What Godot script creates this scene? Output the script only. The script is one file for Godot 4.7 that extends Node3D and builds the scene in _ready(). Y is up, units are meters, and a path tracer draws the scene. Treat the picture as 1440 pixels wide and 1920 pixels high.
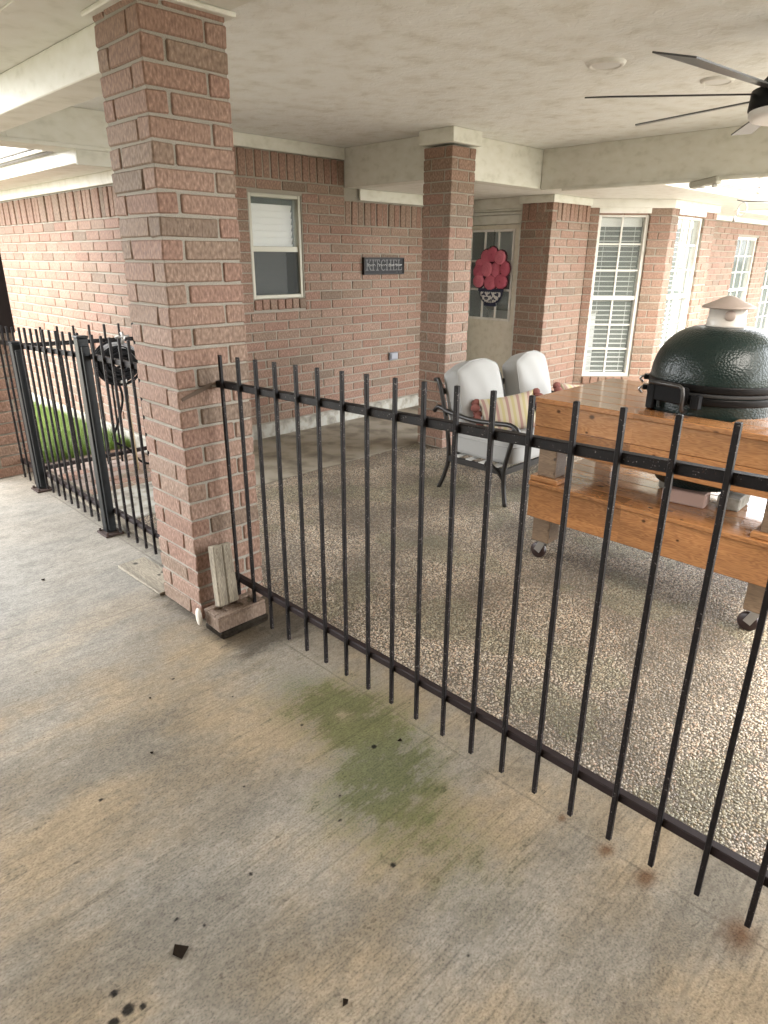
extends Node3D
# axes: x = u (along the iron fence, to the right), y up, z = -v (v runs away from the driveway into the patio)

const BL := 0.240      # brick length
const BJ := 0.0095     # mortar joint
const BC := 0.0775     # course height
const BD := 0.080      # brick depth
const EYE := Vector3(2.3567, 1.4910, 1.2386)
var M := {}
var rng := RandomNumberGenerator.new()
var brick_cache := {}
var brick_mats := []
var no_bend: Callable

func _ready() -> void:
	rng.seed = 20417
	# ---------- camera, sky, sun, exposure ----------
	var cam := Camera3D.new(); cam.name = "camera"
	cam.fov = 75.24; cam.near = 0.05; cam.far = 900.0; cam.keep_aspect = Camera3D.KEEP_HEIGHT
	cam.transform = Transform3D(Basis(Vector3(0.7064567, 0.00474688, -0.70774035), Vector3(-0.25637752, 0.93378031, -0.24964957), Vector3(0.65968894, 0.35781532, 0.66089235)).orthonormalized(), EYE)
	add_child(cam); cam.current = true
	var sm := ProceduralSkyMaterial.new()
	sm.sky_top_color = Color(0.87, 0.885, 0.905); sm.sky_horizon_color = Color(0.95, 0.955, 0.955); sm.sky_curve = 0.25
	sm.ground_bottom_color = Color(0.42, 0.42, 0.40); sm.ground_horizon_color = Color(0.70, 0.71, 0.70)
	sm.sky_energy_multiplier = 1.25
	var sky := Sky.new(); sky.sky_material = sm
	var env := Environment.new()
	env.background_mode = Environment.BG_SKY; env.sky = sky
	env.tonemap_mode = Environment.TONE_MAPPER_LINEAR
	env.tonemap_exposure = 9.1
	env.sdfgi_enabled = true; env.ssao_enabled = true; env.ssil_enabled = true
	var we := WorldEnvironment.new(); we.name = "environment"; we.environment = env; add_child(we)
	var sun := DirectionalLight3D.new(); sun.name = "sun"
	sun.light_color = Color(1.0, 0.97, 0.93); sun.light_energy = 0.5; sun.light_angular_distance = 55.0; sun.shadow_enabled = true
	add_child(sun); sun.look_at_from_position(Vector3.ZERO, Vector3(-0.55, -0.95, -0.5))
	# ---------- the place ----------
	materials()
	grounds()
	ceilings()
	columns_and_walls()
	roofs()
	fences()
	patio_things()
	small_things()

# ====================================================================== helpers
func V(u: float, y: float, v: float) -> Vector3:
	return Vector3(u, y, -v)

func tag(o: Node3D, label: String, category := "", group := "", kind := "") -> Node3D:
	o.set_meta("label", label)
	if category: o.set_meta("category", category)
	if group: o.set_meta("group", group)
	if kind: o.set_meta("kind", kind)
	return o

func thing(called: String, at := Vector3.ZERO, turn := 0.0) -> Node3D:
	var o := Node3D.new(); o.name = called; o.position = at; o.rotation.y = turn
	add_child(o, true)
	return o

func stn(flat := true) -> SurfaceTool:
	var s := SurfaceTool.new(); s.begin(Mesh.PRIMITIVE_TRIANGLES)
	s.set_smooth_group(-1 if flat else 0)
	return s

func mesh_of(s: SurfaceTool) -> ArrayMesh:
	s.generate_normals()
	return s.commit()

func put(called: String, s, m: Material, parent: Node3D = null, at := Vector3.ZERO) -> MeshInstance3D:
	var o := MeshInstance3D.new(); o.name = called
	o.mesh = mesh_of(s) if s is SurfaceTool else s
	o.material_override = null
	o.set_surface_override_material(0, m)
	o.position = at
	(parent if parent else self).add_child(o, true)
	return o

func struct(called: String, s, m: Material, label: String) -> MeshInstance3D:
	var o := put(called, s, m)
	o.set_meta("kind", "structure"); o.set_meta("label", label)
	return o

func ctri(s: SurfaceTool, a: Vector3, b: Vector3, c: Vector3, mid: Vector3) -> void:
	var n := (a - c).cross(a - b)
	if n.dot((a + b + c) / 3.0 - mid) < 0.0:
		s.add_vertex(a); s.add_vertex(c); s.add_vertex(b)
	else:
		s.add_vertex(a); s.add_vertex(b); s.add_vertex(c)

func cquad(s: SurfaceTool, a: Vector3, b: Vector3, c: Vector3, d: Vector3, mid: Vector3) -> void:
	ctri(s, a, b, c, mid); ctri(s, a, c, d, mid)

# chamfered box, optional jitter of its corners
func cbox(s: SurfaceTool, c: Vector3, size: Vector3, bev := 0.0, bas := Basis(), jit := 0.0) -> void:
	var h := size * 0.5
	var b: float = min(bev, 0.45 * min(size.x, min(size.y, size.z)))
	var off := {}
	for sx in [-1, 1]:
		for sy in [-1, 1]:
			for sz in [-1, 1]:
				off[Vector3i(sx, sy, sz)] = Vector3(rng.randf_range(-jit, jit), rng.randf_range(-jit, jit), rng.randf_range(-jit, jit)) if jit > 0.0 else Vector3.ZERO
	var p := func(k: Vector3i, ax: int) -> Vector3:
		var q := Vector3(k.x * (h.x - b), k.y * (h.y - b), k.z * (h.z - b))
		q[ax] = k[ax] * h[ax]
		return c + bas * (q + off[k])
	for ax in 3:
		var e: int = (ax + 1) % 3
		var f: int = (ax + 2) % 3
		for sg in [-1, 1]:
			var ks := []
			for t in [[-1, -1], [1, -1], [1, 1], [-1, 1]]:
				var k := Vector3i.ZERO; k[ax] = sg; k[e] = t[0]; k[f] = t[1]; ks.append(k)
			cquad(s, p.call(ks[0], ax), p.call(ks[1], ax), p.call(ks[2], ax), p.call(ks[3], ax), c)
		if b > 0.0:
			for s1 in [-1, 1]:
				for s2 in [-1, 1]:
					var k0 := Vector3i.ZERO; k0[ax] = -1; k0[e] = s1; k0[f] = s2
					var k1 := Vector3i.ZERO; k1[ax] = 1; k1[e] = s1; k1[f] = s2
					cquad(s, p.call(k0, e), p.call(k1, e), p.call(k1, f), p.call(k0, f), c)
	if b > 0.0:
		for k in off:
			ctri(s, p.call(k, 0), p.call(k, 1), p.call(k, 2), c)

# box between two corners given as u, y, v
func ubox(s: SurfaceTool, u0: float, u1: float, y0: float, y1: float, v0: float, v1: float, bev := 0.0) -> void:
	cbox(s, V((u0 + u1) * 0.5, (y0 + y1) * 0.5, (v0 + v1) * 0.5), Vector3(absf(u1 - u0), absf(y1 - y0), absf(v1 - v0)), bev)

func bar(s: SurfaceTool, a: Vector3, b: Vector3, w: float, d: float, bev := 0.0, up := Vector3.UP) -> void:
	var z := (b - a).normalized()
	if absf(z.dot(up)) > 0.98: up = Vector3.RIGHT
	var x := up.cross(z).normalized()
	var y := z.cross(x).normalized()
	cbox(s, (a + b) * 0.5, Vector3(w, d, a.distance_to(b)), bev, Basis(x, y, z))

func tube(s: SurfaceTool, pts: Array, r, seg := 10, closed := false) -> void:
	var n := pts.size()
	var rings := []
	var prev := Vector3.ZERO
	for i in n:
		var t: Vector3
		if closed: t = (pts[(i + 1) % n] - pts[(i + n - 1) % n]).normalized()
		else: t = (pts[min(i + 1, n - 1)] - pts[max(i - 1, 0)]).normalized()
		var x := prev
		if i == 0:
			x = t.cross(Vector3.UP if absf(t.y) < 0.9 else Vector3.RIGHT).normalized()
		else:
			x = (prev - t * prev.dot(t)).normalized()
		prev = x
		var y := t.cross(x).normalized()
		var rr: float = r[i] if r is Array else r
		var ring := []
		for k in seg:
			var a := TAU * k / seg
			ring.append(pts[i] + (x * cos(a) + y * sin(a)) * rr)
		rings.append(ring)
	var m := n if closed else n - 1
	for i in m:
		var j: int = (i + 1) % n
		var mid: Vector3 = (pts[i] + pts[j]) * 0.5
		for k in seg:
			var l: int = (k + 1) % seg
			cquad(s, rings[i][k], rings[i][l], rings[j][l], rings[j][k], mid)
	if not closed:
		for e in [0, n - 1]:
			var inner: Vector3 = pts[1] if e == 0 else pts[n - 2]
			for k in seg:
				ctri(s, pts[e], rings[e][k], rings[e][(k + 1) % seg], inner)

func curve(pts: Array, n := 20) -> Array:
	var c := Curve3D.new()
	for i in pts.size():
		var a: Vector3 = pts[max(i - 1, 0)]
		var b: Vector3 = pts[min(i + 1, pts.size() - 1)]
		var t := (b - a) / 6.0
		c.add_point(pts[i], -t, t)
	c.bake_interval = 0.01
	var out := []
	for i in n + 1: out.append(c.sample_baked(c.get_baked_length() * i / n, true))
	return out

# profile: array of Vector2(radius, y); outward normals
func lathe(s: SurfaceTool, prof: Array, c: Vector3, seg := 40) -> void:
	for i in prof.size() - 1:
		var a: Vector2 = prof[i]
		var b: Vector2 = prof[i + 1]
		if a.distance_to(b) < 1e-6: continue
		var nrm := Vector2(b.y - a.y, -(b.x - a.x))
		for k in seg:
			var t0 := TAU * k / seg
			var t1 := TAU * (k + 1) / seg
			var d0 := Vector3(cos(t0), 0, sin(t0))
			var d1 := Vector3(cos(t1), 0, sin(t1))
			var p00 := c + d0 * a.x + Vector3.UP * a.y
			var p01 := c + d1 * a.x + Vector3.UP * a.y
			var p10 := c + d0 * b.x + Vector3.UP * b.y
			var p11 := c + d1 * b.x + Vector3.UP * b.y
			var mid := (p00 + p11) * 0.5 - ((d0 + d1).normalized() * nrm.x + Vector3.UP * nrm.y).normalized()
			if a.x > 1e-6: ctri(s, p00, p01, p11, mid)
			if b.x > 1e-6: ctri(s, p00, p11, p10, mid)

func spw(x: float, e: float) -> float:
	return signf(x) * pow(absf(x), e)

# superellipse point at an even direction
func sup(a: float, e: float) -> Vector2:
	var c := cos(a)
	var s := sin(a)
	return Vector2(c, s) * pow(pow(absf(c), 2.0 / e) + pow(absf(s), 2.0 / e), -e / 2.0)

# soft cushion: superellipsoid, shape callback may bend a point
func cushion(s: SurfaceTool, c: Vector3, half: Vector3, e1: float, e2: float, bas := Basis(), bend := no_bend, nu := 40, nv := 22) -> void:
	var g := []
	for j in nv + 1:
		var row := []
		var ph := -PI / 2 + PI * j / nv
		for i in nu:
			var th := TAU * i / nu
			var a := sup(ph, e1)
			var q := sup(th, e2)
			var p := Vector3(half.x * a.x * q.x, half.y * a.x * q.y, half.z * a.y)
			if bend.is_valid(): p = bend.call(p)
			row.append(c + bas * p)
		g.append(row)
	for j in nv:
		for i in nu:
			var k := (i + 1) % nu
			cquad(s, g[j][i], g[j][k], g[j + 1][k], g[j + 1][i], c)

# ====================================================================== materials
func srgb(l: Color) -> Color:
	return l.linear_to_srgb()

func ntex(sd: int, freq: float, oct: int, cols: Array, offs: Array, size := 512, type := FastNoiseLite.TYPE_SIMPLEX_SMOOTH, warp := 0.0) -> NoiseTexture2D:
	var f := FastNoiseLite.new()
	f.seed = sd; f.frequency = freq; f.noise_type = type
	f.fractal_type = FastNoiseLite.FRACTAL_FBM if oct > 1 else FastNoiseLite.FRACTAL_NONE
	f.fractal_octaves = oct
	if warp > 0.0:
		f.domain_warp_enabled = true; f.domain_warp_amplitude = warp; f.domain_warp_frequency = freq * 1.5
	var t := NoiseTexture2D.new()
	t.width = size; t.height = size; t.seamless = true; t.noise = f; t.normalize = true
	if cols.size():
		var g := Gradient.new()
		g.offsets = PackedFloat32Array(offs)
		var cc := PackedColorArray()
		for c in cols: cc.append(c)
		g.colors = cc
		t.color_ramp = g
	return t

func mat(lin: Color, rough := 0.7, metal := 0.0) -> StandardMaterial3D:
	var m := StandardMaterial3D.new()
	m.albedo_color = srgb(lin); m.roughness = rough; m.metallic = metal
	m.cull_mode = BaseMaterial3D.CULL_DISABLED
	return m

func tri(m: StandardMaterial3D, scale, world := true) -> StandardMaterial3D:
	m.uv1_triplanar = true; m.uv1_world_triplanar = world
	m.uv1_scale = scale if scale is Vector3 else Vector3(scale, scale, scale)
	m.uv1_triplanar_sharpness = 6.0
	return m

func grey(v: float) -> Color:
	return Color(v, v, v)

func materials() -> void:
	# brick: mottled face, bark-like drag marks as relief
	var face := ntex(11, 0.021, 6, [Color(0.60, 0.585, 0.57), Color(0.73, 0.715, 0.70), Color(0.78, 0.77, 0.76), Color(0.83, 0.835, 0.835), Color(1.0, 1.0, 1.0)], [0.0, 0.34, 0.50, 0.70, 1.0], 512, FastNoiseLite.TYPE_SIMPLEX_SMOOTH, 14.0)
	var bark := ntex(12, 0.016, 6, [], [], 512, FastNoiseLite.TYPE_SIMPLEX_SMOOTH, 18.0)
	var tones := [
		Color(0.322, 0.194, 0.155), Color(0.336, 0.210, 0.170), Color(0.304, 0.176, 0.140), Color(0.314, 0.208, 0.168),
		Color(0.290, 0.198, 0.158), Color(0.352, 0.228, 0.188), Color(0.245, 0.172, 0.138), Color(0.330, 0.194, 0.158)]
	for t in tones:
		var m := mat(Color(t.r * 1.22, t.g * 1.24, t.b * 1.13), 0.8)
		m.albedo_texture = face; m.heightmap_enabled = true; m.heightmap_texture = bark; m.heightmap_scale = 0.16
		tri(m, Vector3(7.0, 3.2, 7.0)); brick_mats.append(m)
	var sand := ntex(13, 0.09, 4, [grey(0.72), grey(0.92), grey(1.0)], [0.0, 0.5, 1.0])
	var bumpy := ntex(14, 0.10, 4, [], [])
	M.mortar = tri(mat(Color(0.355, 0.325, 0.270), 0.9), 5.0)
	M.mortar.albedo_texture = sand; M.mortar.heightmap_enabled = true; M.mortar.heightmap_texture = bumpy; M.mortar.heightmap_scale = 0.15
	# painted timber trim, ceiling plaster
	var faint := ntex(15, 0.012, 5, [Color(0.90, 0.895, 0.87), Color(0.97, 0.965, 0.95), Color(1, 1, 1)], [0.0, 0.4, 1.0])
	M.trim = tri(mat(Color(0.66, 0.655, 0.60), 0.55), Vector3(1.1, 2.0, 1.1))
	M.trim.albedo_texture = faint; M.trim.heightmap_enabled = true; M.trim.heightmap_texture = faint; M.trim.heightmap_scale = 0.1
	M.white = tri(mat(Color(0.74, 0.73, 0.70), 0.45), 1.3); M.white.albedo_texture = faint
	var plaster := ntex(16, 0.008, 6, [Color(0.88, 0.865, 0.83), Color(0.955, 0.945, 0.925), Color(0.985, 0.98, 0.97), Color(1, 1, 1)], [0.0, 0.28, 0.5, 1.0], 1024, FastNoiseLite.TYPE_SIMPLEX_SMOOTH, 40.0)
	var trowel := ntex(17, 0.022, 5, [grey(0.0), grey(0.35), grey(0.8), grey(1.0)], [0.0, 0.45, 0.56, 1.0], 1024, FastNoiseLite.TYPE_SIMPLEX_SMOOTH, 60.0)
	M.ceiling = tri(mat(Color(0.745, 0.752, 0.732), 0.5), 0.62)
	M.ceiling.albedo_texture = plaster; M.ceiling.heightmap_enabled = true; M.ceiling.heightmap_texture = trowel; M.ceiling.heightmap_scale = 0.22
	# black iron with chipped paint
	var chips := ntex(18, 0.11, 3, [Color(0.75, 0.75, 0.75), Color(1, 1, 1), Color(1.0, 1.0, 1.0), Color(9, 8.6, 8.2), Color(9, 8.6, 8.2)], [0.0, 0.5, 0.80, 0.83, 1.0])
	var chip_img := chip_texture()
	M.iron = tri(mat(Color(0.95, 0.95, 0.95), 0.5), Vector3(2.2, 2.2, 2.2)); M.iron.albedo_texture = chip_img
	M.iron.metallic_specular = 0.28; M.iron.heightmap_enabled = true; M.iron.heightmap_texture = bumpy; M.iron.heightmap_scale = 0.05
	M.ironbrown = tri(mat(Color(0.026, 0.0175, 0.0175), 0.55), 9.0); M.ironbrown.albedo_texture = sand; M.ironbrown.metallic_specular = 0.3
	M.post = tri(mat(Color(0.014, 0.0155, 0.017), 0.36), 3.0); M.post.metallic_specular = 0.35; M.post.heightmap_enabled = true; M.post.heightmap_texture = bumpy; M.post.heightmap_scale = 0.03
	M.rust = tri(mat(Color(0.05, 0.028, 0.021), 0.85), 12.0); M.rust.albedo_texture = sand
	M.black = mat(Color(0.0066, 0.0066, 0.0072), 0.4); M.black.metallic_specular = 0.22
	M.rubber = mat(Color(0.0088, 0.0088, 0.0094), 0.5); M.rubber.metallic_specular = 0.22
	M.blackmetal = mat(Color(0.011, 0.0105, 0.0105), 0.35, 0.3); M.blackmetal.metallic_specular = 0.22
	M.bronze = tri(mat(Color(0.0154, 0.0132, 0.0116), 0.38, 0.2), 20.0)
	M.steel = mat(Color(0.42, 0.41, 0.40), 0.35, 0.8)
	# concrete of the walkway
	var conc := ntex(20, 0.006, 6, [Color(0.66, 0.64, 0.61), Color(0.84, 0.82, 0.78), Color(0.95, 0.94, 0.91), Color(1, 1, 1)], [0.0, 0.36, 0.55, 1.0], 1024)
	var grit := ntex(21, 0.12, 4, [], [], 512)
	M.concrete = tri(mat(Color(0.30, 0.272, 0.226), 0.82), 0.55); M.concrete.albedo_texture = conc
	M.concrete.heightmap_enabled = true; M.concrete.heightmap_texture = conc; M.concrete.heightmap_scale = 0.2
	M.oldconcrete = tri(mat(Color(0.40, 0.395, 0.37), 0.85), 1.2); M.oldconcrete.albedo_texture = conc
	M.courtyard = tri(mat(Color(0.40, 0.385, 0.35), 0.85), 0.7); M.courtyard.albedo_texture = conc
	M.aggregate_bed = tri(mat(Color(0.155, 0.128, 0.092), 0.8), 4.0); M.aggregate_bed.albedo_texture = sand
	M.aggregate_bed.heightmap_enabled = true; M.aggregate_bed.heightmap_texture = grit; M.aggregate_bed.heightmap_scale = 0.4
	M.soil = tri(mat(Color(0.12, 0.095, 0.065), 0.95), 2.0); M.soil.albedo_texture = conc
	M.ground = tri(mat(Color(0.09, 0.12, 0.045), 0.95), 0.4); M.ground.albedo_texture = conc
	M.paver = tri(mat(Color(0.34, 0.27, 0.235), 0.85), 5.0); M.paver.albedo_texture = sand
	# wood
	M.cedar = wood_material(31, Color(0.385, 0.180, 0.068), Color(0.235, 0.098, 0.035), 0.22)
	M.cedar2 = wood_material(32, Color(0.440, 0.215, 0.086), Color(0.285, 0.125, 0.046), 0.22)
	M.greywood = wood_material(33, Color(0.30, 0.265, 0.205), Color(0.155, 0.130, 0.095), 0.85)
	M.blockwood = wood_material(35, Color(0.335, 0.295, 0.225), Color(0.120, 0.098, 0.072), 0.9); M.blockwood.uv1_world_triplanar = false; M.blockwood.uv1_scale = Vector3(1.6, 6.0, 6.0); M.blockwood.clearcoat_enabled = false
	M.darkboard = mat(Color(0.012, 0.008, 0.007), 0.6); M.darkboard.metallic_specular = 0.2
	M.brownwood = wood_material(34, Color(0.22, 0.150, 0.092), Color(0.13, 0.085, 0.052), 0.5)
	M.greywood.clearcoat_enabled = false; M.brownwood.clearcoat_enabled = false
	# cloth
	var weave := ntex(41, 0.25, 2, [], [], 512)
	M.canvas = tri(mat(Color(0.285, 0.282, 0.270), 0.9), 6.0); M.canvas.heightmap_enabled = true; M.canvas.heightmap_texture = weave; M.canvas.heightmap_scale = 0.04
	M.canvas.rim_enabled = true; M.canvas.rim = 0.25
	M.strap = mat(Color(0.62, 0.61, 0.58), 0.85)
	M.coral = tri(mat(Color(0.165, 0.056, 0.045), 0.95), 8.0); M.coral.heightmap_enabled = true; M.coral.heightmap_texture = weave; M.coral.heightmap_scale = 0.1
	M.stripe = mat(Color(1, 1, 1), 0.9); M.stripe.albedo_texture = stripes()
	# grill
	var pits := ntex(51, 0.035, 1, [grey(1.0), grey(0.3), grey(0.0)], [0.0, 0.6, 1.0], 512, FastNoiseLite.TYPE_CELLULAR)
	M.green = tri(mat(Color(0.0068, 0.0150, 0.0130), 0.32), 6.5); M.green.metallic_specular = 0.4; M.green.heightmap_enabled = true; M.green.heightmap_texture = pits; M.green.heightmap_scale = 0.15
	M.green.clearcoat_enabled = true; M.green.clearcoat = 0.12; M.green.clearcoat_roughness = 0.08
	M.handle = mat(Color(0.055, 0.052, 0.05), 0.4, 0.5)
	M.ceramic = mat(Color(0.58, 0.54, 0.49), 0.3)
	M.clay = mat(Color(0.33, 0.265, 0.225), 0.5)
	M.whitewood = mat(Color(0.7, 0.7, 0.68), 0.5)
	# glass
	M.glass = mat(Color(0.85, 0.9, 0.88, 0.10), 0.04); M.glass.albedo_color = Color(0.85, 0.9, 0.88, 0.10); M.glass.metallic_specular = 0.14; M.glass.transparency = BaseMaterial3D.TRANSPARENCY_ALPHA
	M.screen = mat(Color(0.05, 0.055, 0.055), 0.8); M.screen.albedo_color = Color(0.24, 0.25, 0.25, 0.40); M.screen.transparency = BaseMaterial3D.TRANSPARENCY_ALPHA
	M.alu = mat(Color(0.42, 0.40, 0.33), 0.45, 0.15)
	M.blind = mat(Color(0.56, 0.557, 0.545), 0.5); M.blindpale = mat(Color(0.78, 0.775, 0.75), 0.55)
	M.blindgrey = mat(Color(0.60, 0.61, 0.60), 0.55)
	M.interior = mat(Color(0.11, 0.108, 0.10), 0.9)
	M.door = tri(mat(Color(0.68, 0.645, 0.55), 0.5), 2.0); M.door.albedo_texture = faint
	M.shingle = tri(mat(Color(0.30, 0.285, 0.27), 0.9), 6.0); M.shingle.albedo_texture = sand
	M.garage = mat(Color(0.30, 0.20, 0.16), 0.85)  # for the unseen walls added behind the driveway
	M.roofdark = mat(Color(0.2, 0.19, 0.18), 0.9)
	M.gapshade = tri(mat(Color(0.030, 0.025, 0.020), 0.5), 6.0); M.gapshade.albedo_texture = conc; M.gapshade.metallic_specular = 0.12  # shade of the gap under the loose brick, put into colour
	M.leaf = mat(Color(0.014, 0.010, 0.007), 0.9); M.leaf.metallic_specular = 0.08

func chip_texture() -> ImageTexture:
	var w := 512
	var f := FastNoiseLite.new(); f.seed = 77; f.frequency = 0.11; f.fractal_octaves = 3
	var a := f.get_seamless_image(w, w).get_data()
	f.seed = 78; f.frequency = 0.02
	var b := f.get_seamless_image(w, w).get_data()
	var im := Image.create_empty(w, w, false, Image.FORMAT_RGB8)
	for y in w:
		for x in w:
			var n := a[y * w + x] / 255.0
			var g := b[y * w + x] / 255.0
			var c := Color(0.009, 0.0082, 0.009).lerp(Color(0.017, 0.0135, 0.0135), g)
			if n + (g - 0.5) * 0.35 > 0.87: c = Color(0.22, 0.20, 0.19)
			elif n - (g - 0.5) * 0.3 < 0.14: c = Color(0.035, 0.021, 0.016)
			im.set_pixel(x, y, c.linear_to_srgb())
	return ImageTexture.create_from_image(im)

func wood_material(sd: int, light: Color, dark: Color, rough: float) -> StandardMaterial3D:
	var w := 1024
	var h := 256
	var f := FastNoiseLite.new(); f.seed = sd; f.frequency = 0.006; f.fractal_octaves = 4
	var f2 := FastNoiseLite.new(); f2.seed = sd + 5; f2.frequency = 0.05; f2.fractal_octaves = 3
	var im := Image.create_empty(w, h, false, Image.FORMAT_RGB8)
	var knots := []
	var r := RandomNumberGenerator.new(); r.seed = sd
	for i in 8: knots.append(Vector3(r.randf() * w, r.randf_range(24, h - 24), r.randf_range(5.0, 13.0)))
	for y in h:
		for x in w:
			var yy := float(y)
			var dk := 0.0
			for k in knots:
				var dx: float = (x - k.x) / 3.2
				var dy: float = y - k.y
				var q: float = sqrt(dx * dx + dy * dy)
				yy += signf(dy) * k.z * 1.6 * exp(-q / (k.z * 2.2))
				dk += exp(-pow(sqrt((x - k.x) * (x - k.x) * 0.45 + dy * dy) / (k.z * 0.75), 4.0))
			var n := f.get_noise_2d(x * 0.35, yy * 3.2)
			var rings := 0.5 + 0.5 * sin(n * 34.0 + yy * 0.05)
			var fine := f2.get_noise_2d(x * 0.12, yy * 6.0)
			var t := clampf(0.62 * rings + 0.38 * (0.5 + fine) - 0.05, 0.0, 1.0)
			var c := light.lerp(dark, t)
			c = c * (1.0 + 0.45 * f.get_noise_2d(x * 0.2 + 900, y * 0.8))
			c = c.lerp(dark * 0.18, clampf(dk, 0.0, 0.9))
			im.set_pixel(x, y, c.linear_to_srgb())
	var m := StandardMaterial3D.new()
	m.albedo_texture = ImageTexture.create_from_image(im)
	m.roughness = rough; m.cull_mode = BaseMaterial3D.CULL_DISABLED
	m.uv1_triplanar = true; m.uv1_world_triplanar = true; m.uv1_triplanar_sharpness = 8.0
	m.uv1_scale = Vector3(0.9, 3.3, 3.3)
	m.clearcoat_enabled = true; m.clearcoat = 0.9; m.clearcoat_roughness = 0.07
	return m

func stripes() -> ImageTexture:
	var im := Image.create_empty(256, 64, false, Image.FORMAT_RGB8)
	var cols := [Color(0.46, 0.40, 0.30), Color(0.33, 0.205, 0.175), Color(0.46, 0.40, 0.30), Color(0.42, 0.365, 0.19)]
	for x in 256:
		var k := (x / 13) % 4
		for y in 64:
			im.set_pixel(x, y, (cols[k] * (0.95 + 0.05 * sin(y * 3.1 + x))).linear_to_srgb())
	return ImageTexture.create_from_image(im)

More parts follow.
